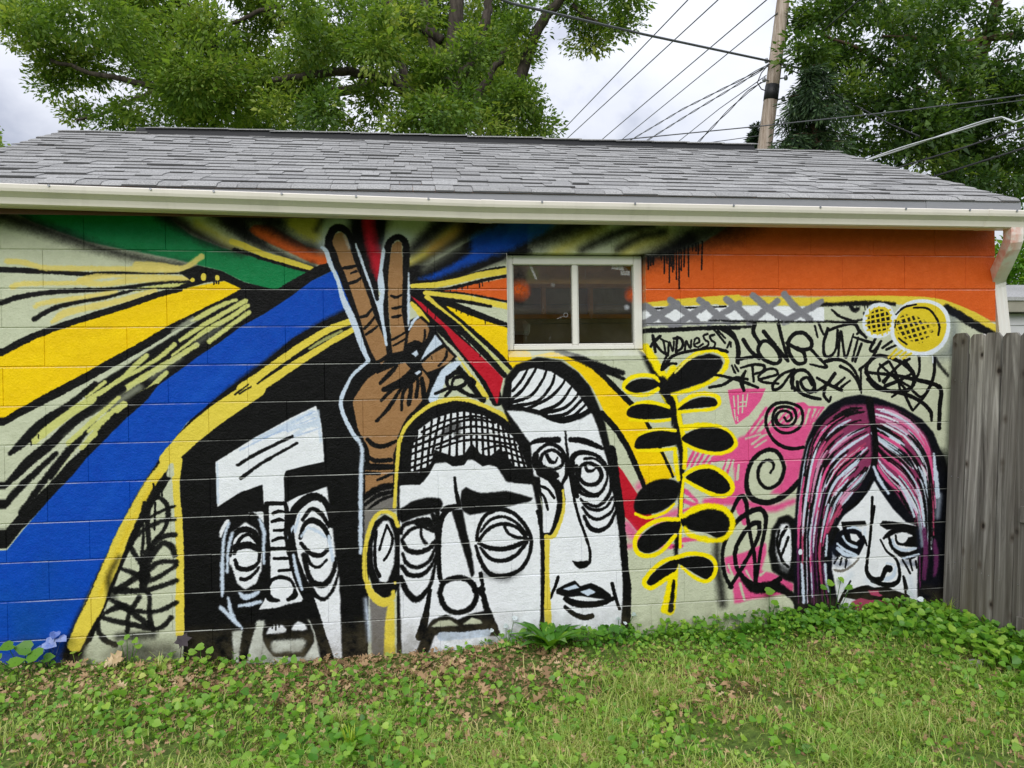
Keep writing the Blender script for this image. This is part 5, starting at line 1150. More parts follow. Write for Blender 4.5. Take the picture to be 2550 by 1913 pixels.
# ------------------------------------------------------------------ far things are placed by sight line and distance
def at(px, py, d):
    v = np.array([(px-1275)/1850, (py-956.5)/1850, 1.]) @ CM0
    return C0+v*d
def V3(a): return tuple(float(q) for q in a)
def bark(name, c1, c2, sc=7):
    k = MK(name); P = k.pos(); n = k.noise(1, 6, .65, k.mapv(P, (sc*2.2, sc*2.2, sc*.5)), .4)
    return k.fin(k.ramp(n, [(.3, c1), (.7, c2)]), .95, k.bump(n, .9, .05), .15)
M_BARK = bark('dark_bark', srgb(44, 40, 36), srgb(92, 84, 76)); M_BARK2 = bark('brown_bark', srgb(48, 38, 30), srgb(96, 78, 62))
M_LEAF1 = leaf_mat('oak_leaf', [(.2, srgb(56, 82, 36)), (.46, srgb(92, 122, 52)), (.68, srgb(128, 154, 68)), (.92, srgb(176, 184, 96))], .42, .5, .6)
M_LEAF2 = leaf_mat('dark_leaf', [(.2, srgb(36, 58, 30)), (.5, srgb(62, 90, 42)), (.72, srgb(96, 124, 54)), (.95, srgb(142, 160, 72))], .38, .45, .8)
M_NEED = leaf_mat('spruce_needle', [(.2, srgb(24, 42, 24)), (.6, srgb(46, 72, 40)), (.95, srgb(84, 108, 62))], .12, .6, 1.5)
M_SHRUB = leaf_mat('shrub_leaf', [(.2, srgb(50, 92, 24)), (.6, srgb(96, 146, 34)), (.95, srgb(150, 184, 60))], .35, .5, 2.)
LQ = [(0, 0, 0), (.45, -.24, .07), (1, 0, -.06), (.45, .24, .07)]; LQF = [(0, 1, 2, 3)]
# lobed oak-like spray: three pointed blades from one point
L3 = [(0,0,0), (.5,-.13,.04), (1,0,-.08), (.5,.13,.04), (.1,-.05,0), (.62,-.42,.02), (.48,-.12,.03), (.1,.05,0), (.62,.42,.02), (.48,.12,.03)]
L3F = [(0, 1, 2, 3)]
def crown(name, mat, blobs, n_per_m2, size, parent, seed, flat=.55, droop=.25, tmpl=LQ, tf=LQF, puff=.30):
    """blobs: (centre, radii) ellipsoids; each is broken into many small leafy sprays"""
    g = np.random.default_rng(seed); PP = []; AA = []; NN = []; RR = []
    for c, r in blobs:
        c = np.asarray(c); r = np.asarray(r)
        ns = max(8, int(6.6*(r[0]*r[2])/(puff**2)))
        u = norm(g.normal(size=(ns, 3))); u[:,2] = u[:,2]*.8+.12; rr = g.random(ns)**.42
        sc = c+u*rr[:,None]*r*(1+.12*g.normal(size=(ns, 1)))
        for q in sc:
            cb = g.normal(.5, .17)
            pr = puff*np.exp(g.normal(-.12, .36)); m = max(8, int(n_per_m2*pr*pr*g.uniform(.7, 1.2)))
            v = norm(g.normal(size=(m, 3)))*(g.random((m, 1))**.45); v[:,2] *= flat
            out = norm(np.array([q-c])/r+np.array([[0, 0, .25]]))
            p = q+v*pr; p[:,2] -= droop*pr*(v[:,0]**2+v[:,1]**2)
            ax = norm(v*1.0+out*.55+np.array([0, 0, -.28])+.45*g.normal(size=(m, 3)))
            nn = norm(np.array([0, 0, .9])+out*.45+.55*g.normal(size=(m, 3)))
            PP.append(p); AA.append(ax); NN.append(nn); RR.append(cb+.13*g.normal(size=m))
    P = np.concatenate(PP); A = np.concatenate(AA); N = np.concatenate(NN); n = len(P)
    rnd = np.clip(np.concatenate(RR), 0, 1)
    return leaves(name, mat, P, A, N, size*np.exp(g.normal(0, .32, n)), tmpl, tf, rnd, parent)
def limb(tree, pts, w0, w1, mat, name='limb', n=9):
    P = [np.asarray(p, float) for p in pts]; Q = []
    for i in range(len(P)-1):
        for t in np.linspace(0, 1, 5, endpoint=False): Q.append(P[i]*(1-t)+P[i+1]*t)
    Q.append(P[-1]); Q = np.array(Q)
    for _ in range(2): Q[1:-1] = (Q[:-2]+2*Q[1:-1]+Q[2:])/4
    Q[1:-1] += RG.normal(0, .012, Q[1:-1].shape)
    r = np.linspace(w0, w1, len(Q))*(.72 if name == 'limb' else 1)
    return MB().tube([V3(q) for q in Q], list(r), n).build(name, mat, tree, True)
def z1(lst, d, jit, s=.5764, ox=0.):
    g = np.random.default_rng(int(d*100)+len(lst)); out = []
    for x, y, a, b in lst:
        dd = d+g.uniform(-jit, jit); c = at(ox+x*s, y*s, dd); out.append((c, (a*s*dd/1850, max(a, b)*s*dd/1850*.8, b*s*dd/1850)))
    return out
# the big oak behind the garage
D1 = 12.6
oak = empty('oak_tree', V3([at(1135, 900, D1)[0], at(1135, 900, D1)[1], 0]), 'large spreading oak with dark limbs filling the sky behind the left half of the roof', 'tree')
ob = oak.location.copy()
def loc(p): return np.asarray(p)-np.array(ob)
q = lambda x, y, d=D1, ox=0: loc(at(ox+x*.5764, y*.5764, d))
limb(oak, [(0, 0, -.2), (0, .0, 2.5), q(1935, 640), q(1945, 450), q(1960, 250), q(1975, 0), q(1985, -220)], .26, .09, M_BARK, 'trunk', 12)
for pts, a, b in (([q(1935, 700), q(1870, 540), q(1800, 440), q(1745, 330), q(1712, 200), q(1700, 110)], .17, .07),
                  ([q(1760, 400), q(1700, 352), q(1600, 318, D1-.5), q(1450, 312, D1-.9), q(1290, 330, D1-1.2), q(1180, 350, D1-1.4)], .15, .05),
                  ([q(1950, 560), q(1900, 350), q(1880, 220), q(1835, 0), q(1800, -160)], .15, .07),
                  ([q(1960, 600), q(2030, 480), q(2110, 330), q(2190, 210)], .15, .06),
                  ([q(1990, 330), q(2080, 150), q(2110, 40), q(2120, -90)], .15, .08),
                  ([q(1940, 720), q(2100, 640), q(2240, 400, D1-.4), q(60, 250, D1-.5, 1275), q(130, 90, D1-.6, 1275), q(215, -10, D1-.7, 1275), q(290, -90, D1-.7, 1275)], .17, .085),
                  ([q(1905, 180), q(1500, -120), q(960, -160), q(700, -60)], .14, .08),
                  ([q(640, -90, D1-.5), q(760, -5, D1-.5), q(850, 70, D1-.5), q(912, 125, D1-.5)], .10, .08), ([q(860, 185), q(920, 205), q(980, 240), q(1060, 330)], .08, .06),
                  ([q(1720, 330), q(1500, 400), q(1100, 420), q(700, 380), q(420, 320), q(220, 260)], .13, .04),
                  ([q(700, 380), q(560, 440), q(430, 500), q(330, 520)], .06, .03), ([q(1000, 100), q(1100, 60), q(1230, 20)], .05, .05),
                  ([q(260, 20, D1-.6, 1275), q(330, 80, D1-.7, 1275), q(400, 110, D1-.7, 1275)], .05, .02)):
    limb(oak, pts, a, b, M_BARK)
blobs = [(90,80,80,70),(900,200,120,110),(950,360,120,90),(1350,330,110,80),(1150,520,140,70),(1560,170,110,100),(1290,60,120,80),(780,70,110,70),(1380,470,80,70),(2000,340,120,120),(150,130,150,130),(330,250,170,130),(420,80,180,110),(240,360,110,70),(320,495,95,40),(490,515,75,42),(600,40,130,110),(560,150,110,110),
 (700,190,150,150),(690,330,150,120),(850,330,150,150),(800,470,150,90),(980,450,170,110),(1050,250,140,130),(1180,340,140,120),(1230,480,130,80),(1330,190,150,110),(1190,60,130,70),
 (1450,110,150,110),(1500,240,120,90),(1640,180,130,140),(1700,60,150,100),(1640,420,100,90),(1460,540,110,45),(1740,520,120,90),(1800,300,120,150),(1870,120,120,140),(1930,330,130,160),(1900,480,150,110),
 (2060,220,150,190),(2090,420,140,150),(2170,90,120,140),(2200,330,110,150),(2210,520,120,90),(900,90,90,60),(1000,560,400,40),(1350,430,70,70),(2020,560,160,60),(620,470,100,80),(1120,150,80,60),(180,40,120,60),
 (500,-120,400,120),(1100,-110,400,110),(1700,-130,400,120),(2150,-120,200,110),(100,-60,180,90)]
bk = [b for b in blobs if b[0] > 1690 and b[1] < 470]; fr = [b for b in blobs if b not in bk]
bl = z1(fr, D1-.3, 1.9)+z1(bk, D1+1.3, .7)+z1([(1700, 150, 90, 90), (1860, 420, 80, 60), (2030, 230, 70, 120), (1780, 60, 80, 60), (1960, 520, 120, 70), (1900, 300, 50, 50), (2180, 420, 90, 90)], D1-1.1, .3)+z1([(40,180,70,170),(50,430,70,70),(80,540,75,75),(330,70,105,55),(430,120,85,55),(340,165,60,45),(250,10,120,40),(480,-30,60,30)], D1-.5, .8, .5764, 1275)
bl = [(loc(c), r) for c, r in bl]
crown('crown', M_LEAF1, bl, 1750, .072, oak, 5, .72, .2, puff=.27)
# dark broadleaf tree on the right
D2 = 14.2
rt = empty('broadleaf_tree', V3([at(2350, 900, D2)[0], at(2350, 900, D2)[1], 0]), 'dense dark broadleaf tree at the right, overhanging the service wires', 'tree')
ob = rt.location.copy()
q = lambda x, y, d=D2: loc(at(1275+x*.5764, y*.5764, d))
limb(rt, [(0, 0, -.2), (0, 0, 2), q(1900, 600), q(1960, 380), q(2050, 180), q(2120, -60)], .22, .08, M_BARK2, 'trunk', 12)
for pts, a, b in (([q(2260, 150), q(2080, 165, D2-.4), q(1900, 190, D2-.6), q(1740, 165, D2-.8), q(1600, 158, D2-1)], .10, .03), ([q(2010, 280), q(2130, 270), q(2260, 230)], .05, .02), ([q(1920, 540), q(1800, 420), q(1650, 300), q(1480, 200), q(1330, 150)], .10, .03), ([q(1960, 420), q(1750, 250), q(1620, 80), q(1560, -60)], .09, .05)):
    limb(rt, pts, a, b, M_BARK2)
rb = [(1270,95,55,40),(1400,50,80,45),(1560,60,130,60),(1720,100,130,80),(1880,60,130,60),(2060,60,120,70),(2180,140,90,100),(1285,225,60,35),(1410,210,75,50),(1500,300,120,100),(1650,240,130,100),(1800,260,130,110),
 (1950,280,130,110),(2100,310,130,120),(1450,430,110,100),(1600,470,130,120),(1750,450,130,110),(1900,480,130,120),(2050,480,130,120),(2190,450,110,120),(1440,590,110,70),(1600,630,120,80),(1750,650,130,90),(1900,640,130,110),
 (2050,650,130,110),(2190,640,110,110),(1960,770,140,80),(2110,790,140,90),(2230,780,90,100),(1560,-40,300,50),(2000,-50,250,60),(1780,570,150,100)]
crown('crown', M_LEAF2, [(loc(c), r) for c, r in z1(rb, D2-.6, 1.3, .5764, 1275)], 1200, .088, rt, 8, .65, .22, puff=.32)
# spruce between pole and broadleaf tree
D3 = 12.3
b0 = at(2030, 900, D3); sp_t = empty('spruce_tree', (float(b0[0]), float(b0[1]), 0), 'drooping dark spruce just right of the utility pole', 'tree'); ob = sp_t.location.copy()
top = loc(at(2028, 168, D3)); MB().tube([(0, 0, -.2), V3(top*.5), V3(top)], [.16, .10, .02], 9).build('trunk', M_BARK2, sp_t, True)
g = np.random.default_rng(21); PP = []; AA = []; NN = []; brm = MB()
for i in range(120):
    h = top[2]*(1-.62*(i/120)); a = g.uniform(0, 2*math.pi); L = (.22+1.35*(i/120)**.8)*g.uniform(.65, 1.15); st = np.array([0, 0, h]); dr = np.array([math.cos(a), math.sin(a), 0])
    tt = np.linspace(0, 1, 9); pts = st+dr*(L*tt)[:,None]+np.array([0, 0, 1])*(.12*L*tt-.42*L*tt**2+.14*L*tt**4)[:,None]
    brm.tube([V3(p) for p in pts[::2]], [.012, .010, .007, .005, .003], 4)
    for p, t in zip(pts[1:], tt[1:]):
        m = 34; v = g.normal(size=(m, 3)); v[:,2] = -abs(v[:,2])*1.5-.1; v = norm(v); ln = g.random((m, 1))*.26*(.5+t)
        PP.append(p+v*ln*np.array([.4, .4, 1])); AA.append(norm(v+dr*.35)); NN.append(norm(g.normal(size=(m, 3))))
brm.build('branch', M_BARK2, sp_t); P = np.concatenate(PP); n = len(P)
leaves('crown', M_NEED, P, np.concatenate(AA), np.concatenate(NN), .11*g.uniform(.6, 1.4, n), [(0, 0, 0), (.5, -.10, .0), (1, 0, 0), (.5, .10, 0)], LQF, g.random(n), sp_t)
# small fir tip showing left of the pole foot
b0 = at(1900, 900, 15.); fir = empty('fir_tree', (float(b0[0]), float(b0[1]), 0), 'small fir whose tip shows at the foot of the utility pole', 'tree'); ob = fir.location.copy()
top = loc(at(1893, 318, 15.)); MB().tube([(0, 0, -.2), V3(top)], [.10, .02], 8).build('trunk', M_BARK2, fir, True)
PP = []; AA = []
for i in range(70):
    h = top[2]*(1-.4*(i/70)); a = g.uniform(0, 2*math.pi); L = .12+.62*(i/70); dr = np.array([math.cos(a), math.sin(a), -.35])
    for t in np.linspace(.1, 1, 8):
        m = 20; v = norm(g.normal(size=(m, 3))); PP.append(np.array([0, 0, h])+dr*L*t+v*.06); AA.append(norm(v+dr))
P = np.concatenate(PP); n = len(P); leaves('crown', M_NEED, P, np.concatenate(AA), norm(g.normal(size=(n, 3))), .10*g.uniform(.6, 1.4, n), [(0, 0, 0), (.5, -.12, .0), (1, 0, 0), (.5, .12, 0)], LQF, g.random(n), fir)
# shrub behind the downspout, sapling at far left
b0 = at(2560, 700, 13.); sh = empty('shrub', (float(b0[0]), float(b0[1]), 0), 'bright green leafy shrub behind the downspout, above the shed roof', 'shrub'); ob = sh.location.copy()
limb(sh, [(0, 0, -.1), (0.05, 0, 1.6), (.1, .1, 3.2)], .05, .02, M_BARK2, 'stem')
crown('foliage', M_SHRUB, [(loc(at(x, y, 13.+dz)), (a*13./1850,)*3) for x, y, a, dz in ((2530, 640, 60, 0), (2590, 700, 80, .3), (2500, 690, 55, .2), (2560, 560, 60, .5), (2640, 620, 80, .6), (2540, 760, 60, .4))], 900, .09, sh, 31, .7, .1)
b0 = at(-30, 700, 19); sap = empty('young_tree', (float(b0[0]), float(b0[1]), 0), 'distant small tree at the left edge, below the sky gap', 'tree'); ob = sap.location.copy()
limb(sap, [(0, 0, -.1), (0.1, 0, 3), (.0, .1, 6.6)], .09, .03, M_BARK2, 'trunk')
crown('crown', M_LEAF1, [(loc(at(x, y, 19+dz)), (a*19/1850,)*3) for x, y, a, dz in ((-25, 350, 32, 0), (-40, 420, 60, .5), (-80, 380, 60, .5))], 330, .14, sap, 33)

# ------------------------------------------------------------------ utility pole and wires
k = MK('pole_wood'); P = k.pos(); n = k.noise(1, 6, .6, k.mapv(P, (26, 26, 1.3)), .3)
M_POLE = k.fin(k.ramp(n, [(.3, srgb(128, 112, 98)), (.5, srgb(172, 156, 142)), (.72, srgb(196, 184, 172))]), .9, k.bump(n, .5, .02), .2)
DP = 13.2
pa, pb = at(1903, 378, DP), at(1953, -20, DP); up = (pb-pa)/(pb[2]-pa[2]); base = pa-up*(pa[2]+.1)
pole = empty('utility_pole', V3(base), 'bare wooden utility pole with a black band, rising behind the roof', 'utility pole'); pw = np.array(pole.location)
def pp(z): return (base+up*(z+.1))-pw
MB().tube([V3(pp(z)) for z in (-.2, 3, 6, 9, 11.5)], [.165, .145, .122, .104, .094], 16).build('shaft', M_POLE, pole, True)
zb_ = at(1919, 232, DP)[2]
MB().tube([V3(pp(zb_-.14)), V3(pp(zb_+.13))], [.1255, .1235], 16).build('band', M_DARK, pole, True)
def zpx(y): return at(1925, y, DP)[2]
for y, s in ((131, 1), (158, -1), (172, 1), (205, -1), (198, 1), (250, 1)):
    z = zpx(y); m = MB(); c = pp(z); m.tube([V3(c+np.array([s*.10, -.05, 0])), V3(c+np.array([s*.20, -.07, .01]))], .013, 7); m.build('bolt', M_METAL, pole)
    m = MB(); m.tube([V3(c+np.array([s*.20, -.07, -.03])), V3(c+np.array([s*.20, -.07, .00])), V3(c+np.array([s*.20, -.07, .05]))], [.028, .036, .022], 9); m.build('insulator', M_METAL, pole)
m = MB(); c = pp(zpx(131)); m.tube([V3(c+np.array([.2+.03*math.cos(a), -.07, .04*math.sin(a)])) for a in np.linspace(0, 6.28, 12)], .008, 6); m.build('hook', M_METAL, pole)
M_WIRE = simple('wire_black', (.028, .028, .03), .6, None); M_WIREW = simple('wire_pale', srgb(190, 192, 194), .4, None); M_WIREG = simple('wire_grey', srgb(78, 80, 84), .5, None)
def wire(label, pts, r, mat=M_WIRE, twist=0, sag=0.):
    P = [at(*p) for p in pts]; Q = []
    for i in range(len(P)-1):
        for t in np.linspace(0, 1, 12, endpoint=False): Q.append(P[i]*(1-t)+P[i+1]*t-np.array([0, 0, sag*4*t*(1-t)]))
    Q.append(P[-1]); m = MB(); o0 = Q[0]
    Q = [a-o0 for a in Q]
    if twist:
        L = np.cumsum([0]+[np.linalg.norm(Q[i+1]-Q[i]) for i in range(len(Q)-1)]); n = int(L[-1]/.12); 
        ts = np.linspace(0, L[-1], n); W = np.stack([np.interp(ts, L, [a[j] for a in Q]) for j in range(3)], 1)
        for ph in (0, math.pi): m.tube([V3(w+np.array([r*1.1*math.cos(i*.55+ph), 0, r*1.1*math.sin(i*.55+ph)])) for i, w in enumerate(W)], r*.8, 4)
    else: m.tube([V3(a) for a in Q], r, 6)
    o = m.build('power_line', mat, None); o.location = V3(o0); tag(o, label, 'wire', 'overhead wires')
    return o
wire('thick bundled cable running from the oak to the pole and on to the right', [(1150, -40, 9.5), (1275, 9, 10), (1600, 85, 11.5), (1938, 157, DP-.12), (2050, 186, 13.6), (2150, 214, 14)], .019, M_WIREG, 0, .0)
wire('leftmost of the long wires slanting down across the open sky to the ridge', [(1735, -35, 12.6), (1713, 0, 13), (1367, 360, 22), (1330, 398, 24)], .011, M_WIREG)
wire('second from left of the long wires slanting across the open sky', [(1812, -30, 12.6), (1788, 0, 13), (1396, 360, 22), (1360, 393, 24)], .011, M_WIREG)
wire('long slanting wire in the middle of the open sky, third from left', [(1932, -30, 12.6), (1909, 0, 13), (1480, 364, 22), (1440, 398, 24)], .011, M_WIREG)
wire('thin slanting wire meeting the top of the pole from the left', [(1937, 32, DP-.1), (1529, 364, 22), (1490, 396, 24)], .010, M_WIREG)
wire('upper twisted service cable leaving the pole bolt towards the ridge', [(1915, 160, DP-.1), (1851, 196, 14), (1700, 272, 17), (1546, 364, 21), (1500, 392, 22)], .011, M_WIREG, 1)
wire('second twisted service cable just under the upper one at the pole', [(1912, 165, DP-.1), (1857, 199, 14), (1720, 282, 16.5), (1586, 366, 20), (1545, 392, 21)], .011, M_WIREG, 1)
wire('single thin wire between the twisted cables at the pole', [(1908, 188, DP-.1), (1790, 272, 15), (1673, 366, 18), (1640, 393, 19)], .008, M_WIREG)
wire('dark twisted cable looping from the pole band and falling steeply to the ridge', [(1897, 205, DP-.1), (1863, 228, 13.6), (1800, 290, 14.5), (1725, 369, 16), (1700, 396, 16.5)], .013, M_WIRE, 1)
wire('nearly level wire passing in front of the pole just above the ridge', [(1350, 372, 12), (1408, 362, 12), (1897, 314, 11.5), (2250, 276, 11), (2620, 228, 10.5)], .009, M_WIREG)
wire('faint lower level wire running behind the pole foot into the right tree', [(1640, 372, 13.5), (1690, 366, 13.5), (2100, 309, 13), (2620, 240, 12)], .007, M_WIREG)
wire('wire climbing from the pole to the upper right corner through the tree', [(1949, 150, DP-.1), (2040, 85, 12.3), (2140, 0, 11.2), (2200, -50, 10.6)], .011)
wire('cable sagging from the pole down to the right into the dark tree', [(1944, 160, DP-.1), (2082, 236, 12.5), (2220, 311, 11.6), (2290, 340, 11)], .011, M_WIRE)
wire('pale grey service drop over the right end of the roof', [(2130, 410, 8.6), (2145, 403, 8.6), (2300, 352, 8.2), (2462, 300, 7.8), (2503, 291, 7.7), (2526, 305, 7.65), (2560, 294, 7.6), (2640, 270, 7.5)], .010, M_WIREW, 1)
wire('short drip loop of cable hanging left of the pole above its band', [(1915, 160, DP-.2), (1896, 182, DP-.3), (1886, 206, DP-.3), (1896, 222, DP-.25), (1906, 226, DP-.2)], .009)
wire('short cable loop hanging right of the pole below the thick cable', [(1944, 158, DP-.2), (1962, 176, DP-.3), (1990, 182, DP-.3), (2024, 180, DP-.1)], .008)
wire('upper of the two black cables over the right end of the roof', [(2205, 430, 9), (2226, 421, 9), (2400, 368, 8.4), (2560, 314, 8), (2650, 285, 7.8)], .012)
wire('lower of the two black cables over the right end of the roof', [(2290, 452, 9), (2312, 444, 9), (2440, 404, 8.4), (2560, 366, 8), (2650, 336, 7.8)], .013)

# ------------------------------------------------------------------ yard plants
M_GRASS = leaf_mat('grass_blade', [(.12, srgb(86, 122, 48)), (.42, srgb(136, 168, 70)), (.68, srgb(178, 194, 102)), (.93, srgb(212, 198, 142))], .35, .45, 1.6)
M_CLOV = leaf_mat('clover_leaf', [(.15, srgb(62, 110, 36)), (.5, srgb(106, 156, 50)), (.75, srgb(150, 182, 70)), (.95, srgb(192, 198, 110))], .30, .42, 2.)
M_IVY = leaf_mat('violet_leaf', [(.15, srgb(44, 92, 26)), (.45, srgb(78, 132, 36)), (.72, srgb(118, 164, 48)), (.95, srgb(160, 190, 76))], .32, .36, 2.4)
M_DRY = leaf_mat('dry_leaf', [(.1, srgb(78, 60, 42)), (.4, srgb(130, 102, 72)), (.7, srgb(178, 148, 110)), (.95, srgb(214, 192, 154))], .12, .7, 3.)
HEART = [(0,0,0), (-.10,-.22,.05), (.12,-.46,.09), (.48,-.42,.07), (.95,0,-.06), (.48,.42,.07), (.12,.46,.09), (-.10,.22,.05), (.42,0,-.03)]
HEARTF = [(0,1,8), (1,2,8), (2,3,8), (3,4,8), (4,5,8), (5,6,8), (6,7,8), (7,0,8)]
OAKL = [(0,0,0), (.16,-.05,.02), (.24,-.26,.10), (.36,-.07,.03), (.52,-.34,.14), (.62,-.09,.03), (.84,-.22,.10), (1,0,.0), (.84,.22,.08), (.62,.09,.03), (.52,.34,.15), (.36,.07,.03), (.24,.26,.08), (.16,.05,.02)]
OAKF = [(0,1,13), (1,2,3), (1,3,13), (13,3,11), (13,11,12), (3,4,5), (3,5,11), (11,5,9), (11,9,10), (5,6,7), (5,7,9), (9,7,8)]
def fbm(x, y, s=0):
    return .5+.22*(np.sin(x*2.1+y*3.3+s)+np.sin(x*4.7-y*3.9+2*s+1)*.7+np.sin(x*9.1+y*8.3+3*s)*.5)
def keep(x, y):
    fx = 5.29+.10*(-y-.05)/.47                     # stay on the yard side of the fence
    return (y < -.012) & (x < fx-.02)
def scatter(n, x0, x1, y0, y1, g, dens=None):
    x = g.uniform(x0, x1, n); y = g.uniform(y0, y1, n); m = keep(x, y)
    if dens is not None: m &= g.random(n) < dens(x, y)
    return x[m], y[m]
def grass():
    g = np.random.default_rng(41)
    def dens(x, y):
        d = np.clip((-y-.2)/.6, 0, 1)*np.clip(.26+1.4*(fbm(x, y, 1)-.36)+.5*(fbm(x*2.3, y*2.3, 11)-.5), .03, .8)
        d *= np.where((x < 1.9) & (y > -1.1), .30, 1)*(1-.75*np.exp(-((x-2.3)/.9)**2-((y+.5)/.3)**2)); d *= np.where((x > 2.6), 1.15, 1)
        return np.clip(d, 0, 1)
    x1, y1 = scatter(190000, -.3, 5.6, -1.75, -.12, g, dens); x2, y2 = scatter(60000, -2.5, 5.9, -3.4, -1.7, g)
    x = np.concatenate([x1, x2]); y = np.concatenate([y1, y2]); n = len(x)
    h = (.018+.034*g.random(n)+.07*np.clip(fbm(x, y, 4)-.5, 0, 1))*np.where(g.random(n) < .06, 1.7, 1)
    a = g.uniform(0, 2*np.pi, n); le = g.uniform(.3, 1.5, n)*h; w = g.uniform(.0013, .0032, n)
    z = gh(x, y)-.004; d = np.stack([np.cos(a), np.sin(a), 0*a], 1); s = np.stack([-np.sin(a), np.cos(a), 0*a], 1); b = np.stack([x, y, z], 1)
    U = np.array([0, 0, 1.]); hh = h[:,None]; ll = le[:,None]; ww = w[:,None]
    V = np.stack([b-s*ww, b+s*ww, b+d*ll*.28+U*hh*.62+s*ww*.8, b+d*ll*.28+U*hh*.62-s*ww*.8, b+d*ll+U*hh*g.uniform(.62, 1.0, (n, 1))], 1).reshape(-1, 3)
    k = (np.arange(n)*5)[:,None]
    F = np.concatenate([k+np.array([0, 1, 2]), k+np.array([0, 2, 3]), k+np.array([3, 2, 4])])
    rnd = np.clip(g.normal(.42, .2, n)+.55*np.clip(fbm(x*1.6, y*2.1, 13)-.55, 0, .6)+np.where(g.random(n) < .11, .45, 0), 0, 1)
    o = bpy.data.objects.new('grass', fast_mesh('grass', V, F, M_GRASS, np.repeat(rnd, 5))); link(o)
    tag(o, 'patchy lawn grass across the front of the yard', 'grass', kind='stuff')
grass()
def leafy(name, label, mat, x, y, h, size, tilt, g, T=HEART, F=HEARTF, stem=True, rmean=.5):
    n = len(x); z0 = gh(x, y); z = z0+h
    a = g.uniform(0, 2*np.pi, n); d = np.stack([np.cos(a), np.sin(a), 0*a], 1)
    t = g.normal(0, tilt, n)
    N = norm(np.stack([.6*g.normal(size=n), -.30+.55*g.normal(size=n), np.ones(n)], 1))
    A = norm(np.cross(N, np.cross(d, N)))
    P = np.stack([x, y, z], 1)
    T = np.asarray(T, float); F = np.asarray(F)
    V = []; side = norm(np.cross(N, A))
    L = P[:,None]+size[:,None,None]*((T[None,:,0:1]-.35)*A[:,None]+T[None,:,1:2]*side[:,None]+T[None,:,2:3]*N[:,None]*g.uniform(.4, 1.6, (n, 1, 1)))
    k = len(T); FF = (F[None]+(np.arange(n)*k)[:,None,None]).reshape(-1, 3); VV = L.reshape(-1, 3)
    rnd = np.clip(g.normal(rmean, .2, n), 0, 1); rr = np.repeat(rnd, k)
    if stem:
        r0 = P-A*size[:,None]*.35; b = np.stack([x+.3*h*g.normal(size=n)*.6, y+.3*h*g.normal(size=n)*.6, z0-.004], 1); s = side*.0011
        S = np.stack([b-s, b+s, r0+s, r0-s], 1).reshape(-1, 3); kk = (np.arange(n)*4)[:,None]+len(VV)
        FF = np.concatenate([FF, kk+np.array([0, 1, 2]), kk+np.array([0, 2, 3])]); VV = np.concatenate([VV, S]); rr = np.concatenate([rr, np.repeat(rnd*.6+.2, 4)])
    o = bpy.data.objects.new(name, fast_mesh(name, VV, FF, mat, rr)); link(o); tag(o, label, name.replace('_', ' '), kind='stuff'); return o
